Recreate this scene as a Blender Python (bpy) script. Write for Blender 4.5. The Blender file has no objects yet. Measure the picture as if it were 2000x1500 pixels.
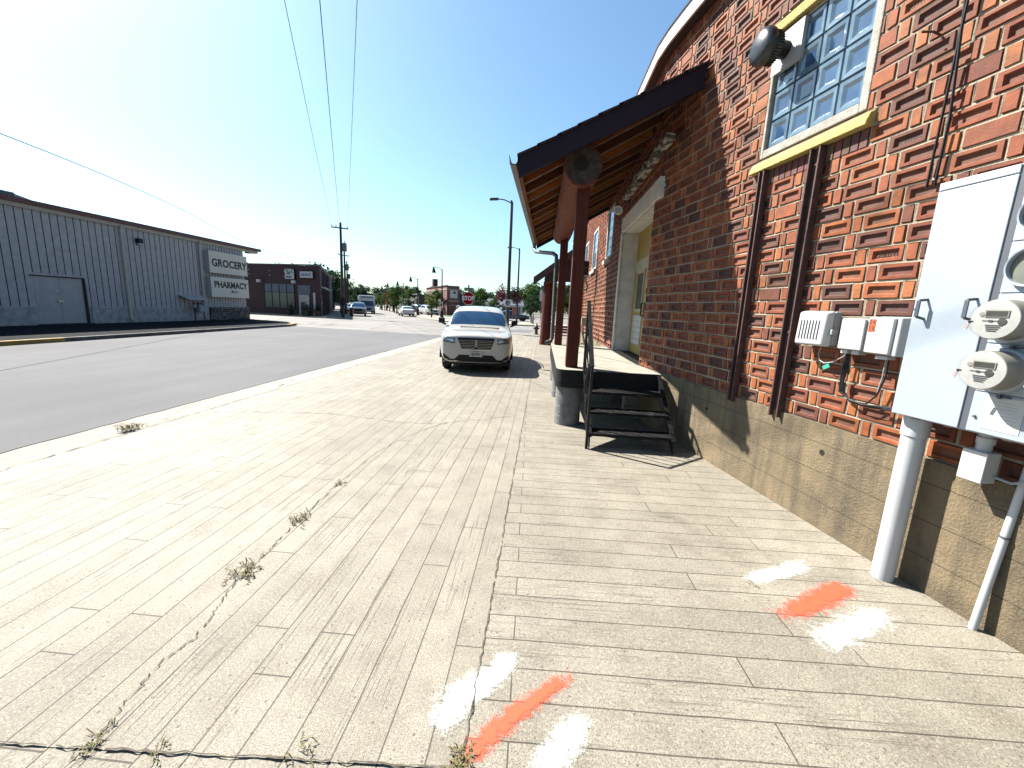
import bpy, bmesh, math, random
import numpy as np
from mathutils import Vector, Matrix
from mathutils.bvhtree import BVHTree
random.seed(7)
S = bpy.context.scene
COL = S.collection
V = Vector
PI = math.pi

# ------------------------------------------------------------------ camera
F, HS, VP, H = 800.0, .0436, (1060., 606.), 1.65
def _cam():
    l = V((-HS, 1, -(VP[1] - HS*VP[0])))
    up = V((-l.x*F, -l.y*F, -(l.x*1000 + l.y*750 + l.z))).normalized()
    y = V(((VP[0]-1000)/F, (VP[1]-750)/F, 1)); y = (y - up*(y @ up)).normalized()
    x = y.cross(up)
    if x.x < 0: x = -x
    return Matrix((x, y, up))          # world = R @ cam  (cam: x right, y down, z forward)
_R = _cam()
cd = bpy.data.cameras.new('camera'); cam = bpy.data.objects.new('camera', cd); COL.objects.link(cam)
cx, cy, cz = _R @ V((1, 0, 0)), _R @ V((0, -1, 0)), _R @ V((0, 0, -1))
cam.matrix_world = Matrix(((cx.x, cy.x, cz.x, 0), (cx.y, cy.y, cz.y, 0), (cx.z, cy.z, cz.z, H), (0, 0, 0, 1)))
cd.sensor_width = 36; cd.lens = F/2000*36; cd.clip_start = .05; cd.clip_end = 3000
S.camera = cam

# ------------------------------------------------------------------ light
SUN = V((.84, -.48, -1.)).normalized()       # direction the light travels
w = bpy.data.worlds.new('World'); S.world = w; w.use_nodes = True
nt = w.node_tree; bg = nt.nodes['Background']
sky = nt.nodes.new('ShaderNodeTexSky'); sky.sky_type = 'NISHITA'; sky.sun_disc = False
to = -SUN
sky.sun_elevation = math.asin(to.z); sky.sun_rotation = math.atan2(to.x, to.y)
sky.air_density = 1.0; sky.dust_density = 1.05; sky.ozone_density = 1.8
tint = nt.nodes.new('ShaderNodeMix'); tint.data_type = 'RGBA'; tint.blend_type = 'MULTIPLY'; tint.inputs[0].default_value = 1
tint.inputs[7].default_value = (.79, .98, 1.02, 1)        # the cyan cast of the day
nt.links.new(sky.outputs[0], tint.inputs[6]); nt.links.new(tint.outputs[2], bg.inputs[0]); bg.inputs[1].default_value = .057
sd = bpy.data.lights.new('sun', 'SUN'); so = bpy.data.objects.new('sun', sd); COL.objects.link(so)
sd.energy = 5.0; sd.angle = math.radians(.5); sd.color = (1, .96, .89)
so.rotation_euler = SUN.to_track_quat('-Z', 'Y').to_euler()
vs = S.view_settings; vs.view_transform = 'Standard'; vs.look = 'None'; vs.gamma = 1; vs.exposure = 1.9
S.cycles.max_bounces = 6; S.cycles.transparent_max_bounces = 12
try: S.cycles.use_denoising = True
except Exception: pass

# ------------------------------------------------------------------ materials
def newmat(name):
    m = bpy.data.materials.new(name); m.use_nodes = True
    return m, m.node_tree, m.node_tree.nodes['Principled BSDF']
def N(nt, typ, **kw):
    n = nt.nodes.new(typ)
    for k, v in kw.items():
        if k.startswith('i_'):
            key = k[2:]; key = int(key) if key.isdigit() else key.replace('_', ' ')
            n.inputs[key].default_value = v
        else: setattr(n, k, v)
    return n
def L(nt, a, b): nt.links.new(a, b)
KA = .50      # the place is darker than a studio set: one reflectance scale, with the camera exposed for it
def c4(c): return (c[0], c[1], c[2], 1)
def ck(c): return (c[0]*KA, c[1]*KA, c[2]*KA, 1)
def coord(nt, kind='Object', scale=(1, 1, 1), rot=(0, 0, 0)):
    t = N(nt, 'ShaderNodeTexCoord'); mp = N(nt, 'ShaderNodeMapping')
    mp.inputs['Scale'].default_value = scale; mp.inputs['Rotation'].default_value = rot
    L(nt, t.outputs[kind], mp.inputs[0]); return mp.outputs[0]
def noise(nt, vec, scale, detail=4, rough=.55):
    n = N(nt, 'ShaderNodeTexNoise'); n.inputs['Scale'].default_value = scale
    n.inputs['Detail'].default_value = detail; n.inputs['Roughness'].default_value = rough
    if vec is not None: L(nt, vec, n.inputs['Vector'])
    return n.outputs[0]
def ramp(nt, fac, a, b, ca=(0, 0, 0), cb=(1, 1, 1)):
    r = N(nt, 'ShaderNodeValToRGB'); e = r.color_ramp.elements
    e[0].position = a; e[1].position = b; e[0].color = c4(ca); e[1].color = c4(cb)
    L(nt, fac, r.inputs[0]); return r.outputs[0]
def mixc(nt, fac, a, b, mode='MIX'):
    m = N(nt, 'ShaderNodeMix', data_type='RGBA', blend_type=mode)
    for sock, v in ((0, fac), (6, a), (7, b)):
        if isinstance(v, (int, float)): m.inputs[sock].default_value = v
        elif isinstance(v, tuple): m.inputs[sock].default_value = ck(v)
        else: L(nt, v, m.inputs[sock])
    return m.outputs[2]
def mth(nt, op, a, b=None):
    m = N(nt, 'ShaderNodeMath', operation=op)
    for i, v in enumerate((a, b)):
        if v is None: continue
        if isinstance(v, (int, float)): m.inputs[i].default_value = v
        else: L(nt, v, m.inputs[i])
    return m.outputs[0]
def bump(nt, b, height, dist=.01, strength=1.0, prev=None):
    n = N(nt, 'ShaderNodeBump'); n.inputs['Strength'].default_value = strength; n.inputs['Distance'].default_value = dist
    L(nt, height, n.inputs['Height'])
    if prev is not None: L(nt, prev, n.inputs['Normal'])
    if b is not None: L(nt, n.outputs[0], b.inputs['Normal'])
    return n.outputs[0]
def mat(name, col, col2=None, rough=.6, metal=0., scale=8, lo=.35, hi=.65, bd=0., bs=40, stretch=(1, 1, 1), kind='Object', spec=None, coat=0.):
    """plain procedural material: two colours mixed by noise, fine bump, uneven gloss"""
    m, nt, b = newmat(name)
    vec = coord(nt, kind, stretch)
    if col2 is None: col2 = tuple(c*.82 for c in col)
    n1 = noise(nt, vec, scale, 6)
    L(nt, mixc(nt, ramp(nt, n1, lo, hi), col, col2), b.inputs['Base Color'])
    b.inputs['Metallic'].default_value = metal
    rr = N(nt, 'ShaderNodeMapRange'); rr.inputs[3].default_value = max(0, rough-.08); rr.inputs[4].default_value = min(1, rough+.1)
    L(nt, n1, rr.inputs[0]); L(nt, rr.outputs[0], b.inputs['Roughness'])
    if spec is not None: b.inputs['Specular IOR Level'].default_value = spec
    if coat: b.inputs['Coat Weight'].default_value = coat; b.inputs['Coat Roughness'].default_value = .05
    if bd: bump(nt, b, noise(nt, vec, bs, 5), bd)
    return m

# ------------------------------------------------------------------ mesh builder
def ident(x, y, z): return V((x, y, z))
class MB:
    def __init__(s, tf=None): s.v = []; s.f = []; s.mi = []; s.c = None; s.tf = tf or ident; s.cur = 0
    def p(s, q): s.v.append(s.tf(*q)); return len(s.v)-1
    def face(s, *idx): s.f.append(tuple(idx)); s.mi.append(s.cur)
    def quad(s, a, b, c, d): s.face(*[s.p(q) for q in (a, b, c, d)])
    def poly(s, pts): s.face(*[s.p(q) for q in pts])
    def box(s, a, b):
        (x0, y0, z0), (x1, y1, z1) = a, b
        s.hexa([(x0, y0, z0), (x1, y0, z0), (x1, y1, z0), (x0, y1, z0)], [(x0, y0, z1), (x1, y0, z1), (x1, y1, z1), (x0, y1, z1)])
    def hexa(s, bot, top):
        i = [s.p(q) for q in bot]; j = [s.p(q) for q in top]; n = len(i)
        s.face(*i[::-1]); s.face(*j)
        for k in range(n): s.face(i[k], i[(k+1) % n], j[(k+1) % n], j[k])
    def prism(s, poly, z0, z1): s.hexa([(x, y, z0) for x, y in poly], [(x, y, z1) for x, y in poly])
    def strip(s, s0, s1, z0, z1, o0, o1, n=1):          # long box cut into n pieces along the first axis
        for k in range(n):
            a = s0+(s1-s0)*k/n; b = s0+(s1-s0)*(k+1)/n
            i = [s.p(q) for q in ((a, o0, z0), (b, o0, z0), (b, o1, z0), (a, o1, z0), (a, o0, z1), (b, o0, z1), (b, o1, z1), (a, o1, z1))]
            s.face(i[0], i[3], i[2], i[1]); s.face(i[4], i[5], i[6], i[7]); s.face(i[0], i[1], i[5], i[4]); s.face(i[2], i[3], i[7], i[6])
            if k == 0: s.face(i[0], i[4], i[7], i[3])
            if k == n-1: s.face(i[1], i[2], i[6], i[5])
    def tube(s, pts, r, seg=8, caps=True, jit=0.):
        pts = [V(p) for p in pts]; n = len(pts)
        rs = r if isinstance(r, (list, tuple)) else [r]*n
        prev = None; rings = []
        for k in range(n):
            t = (pts[min(k+1, n-1)]-pts[max(k-1, 0)]).normalized()
            if prev is None:
                a = V((0, 0, 1)) if abs(t.z) < .9 else V((1, 0, 0)); u = t.cross(a).normalized()
            else: u = (prev - t*(prev @ t)).normalized()
            prev = u; v_ = t.cross(u)
            rings.append([s.p(pts[k]+(u*math.cos(2*PI*j/seg)+v_*math.sin(2*PI*j/seg))*rs[k]*(1+random.uniform(-jit, jit))) for j in range(seg)])
        for k in range(n-1):
            for j in range(seg):
                s.face(rings[k][j], rings[k][(j+1) % seg], rings[k+1][(j+1) % seg], rings[k+1][j])
        if caps: s.face(*rings[0][::-1]); s.face(*rings[-1])
    def cyl(s, a, b, r, seg=16, r2=None): s.tube([a, b], [r, r if r2 is None else r2], seg)
    def bar(s, a, b, wx, wz, upv=(0, 0, 1)):            # rectangular bar between two points
        a, b = V(a), V(b); t = (b-a).normalized(); u = t.cross(V(upv))
        if u.length < 1e-4: u = t.cross(V((0, 1, 0)))
        u.normalize(); n = u.cross(t); u = u*wx/2; n = n*wz/2
        s.hexa([a-u-n, a+u-n, a+u+n, a-u+n], [b-u-n, b+u-n, b+u+n, b-u+n])
    def lathe(s, prof, c, ax=(0, 0, 1), seg=24):        # prof: (radius, height along ax)
        ax = V(ax).normalized(); a = V((0, 0, 1)) if abs(ax.z) < .9 else V((1, 0, 0))
        u = ax.cross(a).normalized(); w_ = ax.cross(u); c = V(c); rings = []
        for r, h in prof:
            rings.append([s.p(c+ax*h+(u*math.cos(2*PI*j/seg)+w_*math.sin(2*PI*j/seg))*max(r, 1e-4)) for j in range(seg)])
        for k in range(len(prof)-1):
            for j in range(seg): s.face(rings[k][j], rings[k][(j+1) % seg], rings[k+1][(j+1) % seg], rings[k+1][j])
        if prof[0][0] > .001: s.face(*rings[0][::-1])
        if prof[-1][0] > .001: s.face(*rings[-1])
    def build(s, name, m=None, parent=None, bevel=0, smooth=False, seg=2):
        me = bpy.data.meshes.new(name)
        base = abspos(parent) if parent else V((0, 0, 0))
        me.from_pydata([tuple(q-base) for q in s.v], [], s.f)
        ms = m if isinstance(m, (list, tuple)) else [m]
        for q in ms: me.materials.append(q)
        if len(ms) > 1: me.polygons.foreach_set('material_index', s.mi)
        if s.c is not None:
            at = me.color_attributes.new('Col', 'FLOAT_COLOR', 'POINT')
            at.data.foreach_set('color', np.array(s.c, dtype=np.float32).ravel())
        bm = bmesh.new(); bm.from_mesh(me); bmesh.ops.recalc_face_normals(bm, faces=bm.faces); bm.to_mesh(me); bm.free()
        if smooth:
            me.polygons.foreach_set('use_smooth', [True]*len(me.polygons))
            try: me.set_sharp_from_angle(angle=math.radians(40))
            except Exception: pass
        o = bpy.data.objects.new(name, me); COL.objects.link(o)
        if parent: o.parent = parent
        if bevel:
            b = o.modifiers.new('bevel', 'BEVEL'); b.width = bevel; b.segments = seg; b.limit_method = 'ANGLE'; b.angle_limit = math.radians(40)
        return o
ABS = {}
def abspos(o):
    q = V(o.location)
    while o.parent: o = o.parent; q = q + o.location
    return q
def tag(o, label=None, cat=None, group=None, kind=None):
    if label: o['label'] = label
    if cat: o['category'] = cat
    if group: o['group'] = group
    if kind: o['kind'] = kind
    return o
def thing(name, label, cat, loc=(0, 0, 0), group=None, rz=0):
    o = bpy.data.objects.new(name, None); COL.objects.link(o); o.location = loc; o.empty_display_size = .2
    o.rotation_euler.z = rz
    return tag(o, label, cat, group)
def struct(o): o['kind'] = 'structure'; return o
def copy_tree(o, parent=None):
    c = o.copy(); COL.objects.link(c); c.parent = parent
    for ch in list(o.children): copy_tree(ch, c)
    return c
def text_mesh(name, body, size, m, parent, origin, xdir, zdir, depth=.003, bold=.0, align='CENTER', sx=1.0, spacing=1.0):
    cu = bpy.data.curves.new(name, 'FONT'); cu.body = body; cu.size = size; cu.align_x = align; cu.align_y = 'CENTER'
    cu.extrude = depth; cu.offset = bold; cu.resolution_u = 3; cu.space_character = spacing
    tmp = bpy.data.objects.new(name, cu); COL.objects.link(tmp)
    dg = bpy.context.evaluated_depsgraph_get(); me = bpy.data.meshes.new_from_object(tmp.evaluated_get(dg))
    bpy.data.objects.remove(tmp)
    X = V(xdir).normalized(); Z = V(zdir).normalized(); Y = Z.cross(X)     # text plane: X right, Z up, Y towards the reader is -(Z x X)...
    out = X.cross(Z)                                                        # faces the reader
    base = abspos(parent) if parent else V((0, 0, 0))
    for v in me.vertices:
        q = V(origin) + X*(v.co.x*sx) + Z*v.co.y + out*v.co.z
        v.co = q - base
    me.materials.clear(); me.materials.append(m)
    o = bpy.data.objects.new(name, me); COL.objects.link(o); o.parent = parent
    return o

# path of the curved brick wall -------------------------------------------------
AN = math.radians(12.2)
P0 = V((2.343, 3.252)); D0 = V((-math.sin(AN), math.cos(AN)))
SB = (5.15-3.252)/math.cos(AN)                       # arc length where the bend starts
_b0 = P0 + D0*SB; _b2 = V((1.6, 6.75)); _b1 = V((1.6+.02, 6.45))
_tab = []; _acc = SB; _prev = _b0
for k in range(61):
    t = k/60; q = _b0*(1-t)**2 + _b1*2*t*(1-t) + _b2*t*t
    _acc += (q-_prev).length; _prev = q
    tg = ((_b1-_b0)*(1-t) + (_b2-_b1)*t).normalized()
    _tab.append((_acc, q, tg))
SE = _acc
def path(s):
    if s <= SB: return P0+D0*s, D0
    if s >= SE: return V((1.6, 6.75+(s-SE))), V((0, 1))
    for k in range(60):
        if _tab[k+1][0] >= s:
            a, b = _tab[k], _tab[k+1]; t = (s-a[0])/max(b[0]-a[0], 1e-9)
            return a[1].lerp(b[1], t), a[2].lerp(b[2], t).normalized()
def W(s, o, z):                                      # (along wall, outwards, up) -> world
    q, t = path(s)
    return V((q.x - t.y*o, q.y + t.x*o, z))
def sy(y): return SE + (y-6.75)                      # path length for a y on the straight far part
WN = V((-math.cos(AN), -math.sin(AN), 0)); WD = V((D0.x, D0.y, 0))
# ================================================================== ground materials
def plank_mat(name, along_y, joint=.165):
    """concrete stamped to look like boards"""
    m, nt, b = newmat(name)
    t = N(nt, 'ShaderNodeTexCoord'); vec = t.outputs['Object']
    mp = N(nt, 'ShaderNodeMapping'); L(nt, vec, mp.inputs[0])
    mp.inputs['Rotation'].default_value = (0, 0, -PI/2 if along_y else math.radians(-1.5))
    warp = noise(nt, vec, 3.0, 2)
    wv = N(nt, 'ShaderNodeVectorMath', operation='SCALE'); wv.inputs['Scale'].default_value = .012
    wn = N(nt, 'ShaderNodeTexNoise'); wn.inputs['Scale'].default_value = 2.2; L(nt, vec, wn.inputs['Vector']); L(nt, wn.outputs[1], wv.inputs[0])
    ad = N(nt, 'ShaderNodeVectorMath', operation='ADD'); L(nt, mp.outputs[0], ad.inputs[0]); L(nt, wv.outputs[0], ad.inputs[1])
    br = N(nt, 'ShaderNodeTexBrick', offset=.37, offset_frequency=2, squash=1.35, squash_frequency=3)
    L(nt, ad.outputs[0], br.inputs['Vector'])
    for k, v in (('Scale', 1.), ('Mortar Size', .0032), ('Mortar Smooth', .25), ('Bias', 0.), ('Brick Width', 1.75), ('Row Height', joint)): br.inputs[k].default_value = v
    br.inputs['Color1'].default_value = (.42, .42, .42, 1); br.inputs['Color2'].default_value = (.58, .58, .58, 1)
    # board to board tone
    tone = N(nt, 'ShaderNodeSeparateColor'); L(nt, br.outputs['Color'], tone.inputs[0])
    fade = ramp(nt, noise(nt, vec, 1.3, 4), .30, .58)
    joint_m = mth(nt, 'MULTIPLY', br.outputs['Fac'], mth(nt, 'ADD', mth(nt, 'MULTIPLY', fade, .5), .5))
    # aggregate
    n_f = noise(nt, vec, 170, 3, .7); n_g = noise(nt, vec, 70, 4, .7); n_l = noise(nt, vec, .55, 5, .6); n_m = noise(nt, vec, 4.5, 6, .65)
    base = mixc(nt, ramp(nt, n_l, .35, .68), (.44, .40, .32), (.32, .288, .228))
    base = mixc(nt, ramp(nt, n_m, .46, .72), base, (.285, .25, .195))
    n_s = noise(nt, mp.outputs[0], 1.1, 6, .7)
    base = mixc(nt, mth(nt, 'MULTIPLY', ramp(nt, n_s, .50, .66), .45), base, (.20, .17, .135))
    base = mixc(nt, mth(nt, 'MULTIPLY', ramp(nt, n_g, .48, .66), .6), base, (.60, .545, .43))
    base = mixc(nt, mth(nt, 'MULTIPLY', ramp(nt, n_f, .50, .62), .85), base, (.165, .138, .105))
    vo = N(nt, 'ShaderNodeTexVoronoi'); vo.inputs['Scale'].default_value = 34; L(nt, vec, vo.inputs['Vector'])
    sp = N(nt, 'ShaderNodeSeparateColor'); L(nt, vo.outputs['Color'], sp.inputs[0])
    peb = mth(nt, 'MULTIPLY', mth(nt, 'LESS_THAN', vo.outputs['Distance'], .20), mth(nt, 'LESS_THAN', sp.outputs[0], .16))
    base = mixc(nt, mth(nt, 'MULTIPLY', peb, .75), base, (.13, .10, .08))
    base = mixc(nt, .5, base, br.outputs['Color'], 'SOFT_LIGHT')
    # wood grain imprint: streaks along the boards, in patches
    mg = N(nt, 'ShaderNodeMapping'); L(nt, ad.outputs[0], mg.inputs[0]); mg.inputs['Scale'].default_value = (2.2, 62, 1)
    gr = noise(nt, mg.outputs[0], 1., 3, .6)
    mg2 = N(nt, 'ShaderNodeMapping'); L(nt, ad.outputs[0], mg2.inputs[0]); mg2.inputs['Scale'].default_value = (.8, 3.6, 1)
    patch = ramp(nt, noise(nt, mg2.outputs[0], 1., 3), .46, .60)
    grl = mth(nt, 'MULTIPLY', ramp(nt, gr, .56, .66), patch)
    base = mixc(nt, mth(nt, 'MULTIPLY', grl, .42), base, (.16, .125, .10))
    base = mixc(nt, mth(nt, 'MULTIPLY', joint_m, .92), base, (.085, .065, .05))
    L(nt, base, b.inputs['Base Color']); b.inputs['Roughness'].default_value = .68; b.inputs['Specular IOR Level'].default_value = .28
    h = mth(nt, 'SUBTRACT', mth(nt, 'MULTIPLY', n_f, .55), mth(nt, 'MULTIPLY', br.outputs['Fac'], 1.6))
    h = mth(nt, 'SUBTRACT', h, mth(nt, 'MULTIPLY', grl, .7))
    bump(nt, b, h, .007, .75)
    return m
M = {}
M['planks_y'] = plank_mat('stamped_concrete_long', True, .172)
M['planks_x'] = plank_mat('stamped_concrete_cross', False, .165)
def asphalt(name, c1, c2, dark=(.03, .03, .032), rough=.72, cracks=0., spec=.3):
    m, nt, b = newmat(name); vec = coord(nt)
    n1 = noise(nt, vec, 120, 3, .7); n2 = noise(nt, coord(nt, 'Object', (1.5, .12, 1)), 1.2, 4); n3 = noise(nt, vec, .3, 4)
    col = mixc(nt, ramp(nt, n2, .35, .65), c1, c2)
    col = mixc(nt, mth(nt, 'MULTIPLY', ramp(nt, n1, .48, .70), .6), col, tuple(min(1, x*1.9) for x in c1))
    col = mixc(nt, mth(nt, 'MULTIPLY', ramp(nt, n3, .4, .62), .35), col, dark)
    if cracks:
        vo = N(nt, 'ShaderNodeTexVoronoi', feature='DISTANCE_TO_EDGE'); vo.inputs['Scale'].default_value = .22
        wn = N(nt, 'ShaderNodeTexNoise'); wn.inputs['Scale'].default_value = .8; L(nt, vec, wn.inputs['Vector'])
        mx = mixc(nt, .35, vec, wn.outputs[1], 'ADD'); L(nt, mx, vo.inputs['Vector'])
        col = mixc(nt, mth(nt, 'MULTIPLY', ramp(nt, vo.outputs[0], .012, .02, (1, 1, 1), (0, 0, 0)), cracks), col, dark)
    L(nt, col, b.inputs['Base Color'])
    L(nt, mth(nt, 'ADD', mth(nt, 'MULTIPLY', n1, .2), rough-.1), b.inputs['Roughness'])
    b.inputs['Specular IOR Level'].default_value = spec; bump(nt, b, n1, .006, .5)
    return m
M['asphalt'] = asphalt('street_asphalt', (.175, .17, .175), (.15, .146, .152), (.11, .11, .112), .95)
M['asphalt_old'] = asphalt('worn_asphalt', (.30, .275, .25), (.24, .22, .205), (.15, .135, .125), .8, .8)
M['asphalt_black'] = asphalt('sealed_asphalt', (.016, .017, .021), (.022, .023, .028), (.01, .01, .012), .95, 0., .06)
M['concrete'] = mat('pale_concrete', (.50, .45, .36), (.38, .33, .26), .9, scale=2.5, bd=.01, bs=60)
M['gutter'] = None
def gutter_mat():
    m, nt, b = newmat('gutter_concrete'); vec = coord(nt)
    n1 = noise(nt, vec, 60, 4, .7); n2 = noise(nt, coord(nt, 'Object', (2.2, .7, 1)), 2.2, 6, .7)
    c = mixc(nt, ramp(nt, n1, .4, .7), (.52, .475, .39), (.36, .32, .26))
    c = mixc(nt, ramp(nt, n2, .56, .66), c, (.15, .12, .095))
    L(nt, c, b.inputs['Base Color']); b.inputs['Roughness'].default_value = .92; bump(nt, b, mth(nt, 'ADD', n1, n2), .015, .8)
    return m
M['gutter'] = gutter_mat()
M['grass'] = mat('grass', (.10, .16, .03), (.06, .11, .02), .9, scale=3, bd=.03, bs=30)
M['earth'] = mat('earth', (.13, .12, .07), (.08, .09, .04), .95, scale=.2)
M['crack'] = mat('crack_dirt', (.085, .068, .052), (.17, .14, .10), .95, scale=40)
M['yellow_paint'] = mat('yellow_kerb_paint', (.55, .33, .03), (.30, .22, .08), .8, scale=3)

# ================================================================== ground
b = MB(); b.poly([(-900, -400, -.06), (900, -400, -.06), (900, 1500, -.06), (-900, 1500, -.06)])
struct(b.build('ground', M['earth']))
def edge(x0, y0, x1, y1, n, j):
    return [(x0+(x1-x0)*k/n+random.uniform(-j, j), y0+(y1-y0)*k/n+random.uniform(-j, j)) for k in range(n+1)]
def sheet(name, poly, z, m, th=None):
    b = MB()
    if th: b.prism(poly, z-th, z)
    else: b.poly([(x, y, z) for x, y in poly])
    return struct(b.build(name, m))
# street (dark new asphalt), near edge ragged along the gutter
sheet('street', [(-15.3, -12), (-5.41, -12)]+edge(-5.41, -11, -5.43, 23.2, 220, .012)+[(-15.6, 25.2)], -.012, M['asphalt'])
sheet('crossing_road', [(-120, 18), (-5.0, 18), (-5.0, 27.2), (-2.4, 29.25), (60, 30.4), (60, 47), (-120, 62)], -.024, M['asphalt_old'])
U = V((-.447, .894)); UN = V((.894, .447))             # far street direction and its right-hand normal
def far(o, d): q = V((-16.5, 44)) + U*d + UN*o; return (q.x, q.y)
sheet('far_street', [far(-9, -6), far(6, -6), far(4.2, 190), far(-6.5, 190)], -.018, M['asphalt_old'])
sheet('gutter', [(-5.47, -12), (-4.84, -12), (-4.84, 25.5), (-4.4, 27.4), (-4.9, 27.6), (-5.5, 25.4)], -.018, M['gutter'])
sheet('crossing_road_patch', [(-2.6, 30.3), (-.9, 30.6), (-.6, 34.4), (-2.2, 34.1)], -.014, M['asphalt'])
# stamped pavements
sheet('plank_pavement', [(-4.84, .935), (-.19, 1.2), (-.19, 29.3), (-2.4, 28.9), (-4.2, 27.2), (-4.84, 25)], 0, M['planks_y'])
sheet('pavement', [(-4.84, -9), (3.2, -9), (3.2, 1.21), (-.19, 1.22), (-4.84, .96)], -.003, M['planks_y'])
sheet('cross_plank_pavement', [(-.2, 1.2), (3.6, 1.2), (3.6, 29.6), (-.19, 29.35)], .002, M['planks_x'])
# far corner pavement with kerb
fp = [(60, 43.9), (-.7, 42.9), (-3.4, 42.5), (-8, 42.7), (-10.3, 43.7), (-12.6, 46.6), (-15.5, 52), far(5.2, 20), far(5.2, 150), far(9.5, 150), far(9.5, 12), (-8.5, 53), (0, 50), (60, 50)]
sheet('far_pavement', fp, .10, M['concrete'], .16)
sheet('lawn', [far(9.6, 12), far(9.6, 26), far(13, 26), (-9.5, 60), (-8.6, 53.2)], .11, M['grass'], .15)
sheet('far_parking_lot', [(-8.4, 50.1), (60, 50.1), (60, 120), (-30, 120), far(14, 40), far(13.2, 10)], .02, M['asphalt_old'])
sheet('far_left_pavement', [(-60, 52.6), (-31, 42), (-20.7, 38.4), (-19.7, 40), far(-7, 4), far(-7, 150), far(-12, 150), far(-12, 30), (-40, 62)], .10, M['concrete'], .16)
# parking strip by the grocery, raised on a kerb
sheet('parking_lot', [(-60, -12), (-15.45, -12), (-15.75, 24.6), (-16.4, 26.2), (-17.6, 27.2), (-24, 29.6), (-60, 42)], .10, M['asphalt_black'], .16)
kb = MB()
kp = [(-15.30, -12), (-15.32, 9.8), (-15.34, 12.2), (-15.6, 24.6), (-16.2, 26.3), (-17.5, 27.4), (-24, 29.8), (-45, 37)]
ki = [(-15.47, -12), (-15.49, 9.8), (-15.51, 12.2), (-15.77, 24.5), (-16.35, 26.1), (-17.6, 27.2), (-24.1, 29.6), (-45.1, 36.8)]
for k in range(len(kp)-1):
    kb.cur = 1 if k in (1, 3, 4) else 0
    kb.hexa([(*kp[k], -.03), (*kp[k+1], -.03), (*ki[k+1], -.03), (*ki[k], -.03)], [(*kp[k], .115), (*kp[k+1], .115), (*ki[k+1], .115), (*ki[k], .115)])
M['kerb_dark'] = mat('weathered_kerb', (.16, .15, .14), (.09, .085, .08), .9, scale=3)
struct(kb.build('kerb', [M['kerb_dark'], M['yellow_paint']]))
# cracks and joints as thin dirt-filled ribbons
def ribbon(b, pts, w, jit, z, sub=12):
    P = []
    for a, c in zip(pts[:-1], pts[1:]):
        for k in range(sub):
            t = k/sub; P.append(V((a[0]+(c[0]-a[0])*t+random.gauss(0, jit), a[1]+(c[1]-a[1])*t+random.gauss(0, jit))))
    P.append(V(pts[-1])); pr = None
    for k, q in enumerate(P):
        t = P[min(k+1, len(P)-1)]-P[max(k-1, 0)]; t.normalize(); n = V((-t.y, t.x)); ww = w*random.uniform(.25, 1.2)
        cur = (b.p((*(q+n*ww/2), z)), b.p((*(q-n*ww/2), z)))
        if pr and random.random() > .04: b.face(pr[0], pr[1], cur[1], cur[0])
        pr = cur
b = MB()
ribbon(b, [(-1.58, 1.16), (-1.62, 1.36), (-1.64, 1.5), (-1.61, 1.62), (-1.64, 1.77), (-1.70, 1.96), (-1.71, 2.17), (-1.73, 2.39), (-1.76, 2.73), (-1.79, 3.42), (-1.77, 4.33), (-1.61, 4.95), (-1.31, 5.63)], .007, .007, .005)
ribbon(b, [(-4.7, 5.41), (-3.98, 5.58), (-3.1, 5.7), (-2.59, 5.62), (-1.94, 5.49), (-1.36, 5.54), (-.9, 5.87), (-.31, 6.25)], .012, .016, .005)
struct(b.build('pavement_crack', M['crack']))
b = MB()
ribbon(b, [(-.203, 1.2), (-.203, 3), (-.2, 6), (-.2, 12), (-.2, 29)], .011, .003, .006, 60)
ribbon(b, [(-4.84, .94), (-1.9, 1.106), (-.2, 1.2)], .008, .003, .006, 60)
ribbon(b, [(-.2, 5.02), (.6, 5.0), (1.9, 4.95)], .009, .002, .006, 30)
ribbon(b, [(-4.83, -3), (-4.84, 8), (-4.85, 25)], .014, .008, .006, 160)
struct(b.build('pavement_joint', M['crack']))

# spray paint marks -------------------------------------------------------------
def paint_mat(name, col):
    m, nt, b = newmat(name); b.inputs['Base Color'].default_value = c4(tuple(q*.75 for q in col)); b.inputs['Roughness'].default_value = .8
    t = N(nt, 'ShaderNodeTexCoord'); at = N(nt, 'ShaderNodeAttribute'); at.attribute_name = 'Col'
    sc = N(nt, 'ShaderNodeSeparateColor'); L(nt, at.outputs['Color'], sc.inputs[0])
    n = noise(nt, t.outputs['Object'], 150, 3, .75); n2 = noise(nt, t.outputs['Object'], 22, 5, .7)
    f = mth(nt, 'ADD', sc.outputs[0], mth(nt, 'MULTIPLY', mth(nt, 'SUBTRACT', n, .5), 1.6))
    f = mth(nt, 'ADD', f, mth(nt, 'MULTIPLY', mth(nt, 'SUBTRACT', n2, .5), 2.2))
    L(nt, mth(nt, 'MULTIPLY', ramp(nt, f, .34, .95), .95 if col[1] < .3 else .72), b.inputs['Alpha'])
    return m
M['orange_paint'] = paint_mat('orange_spray_paint', (.86, .085, .03)); M['white_paint'] = paint_mat('white_spray_paint', (.66, .66, .62))
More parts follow.
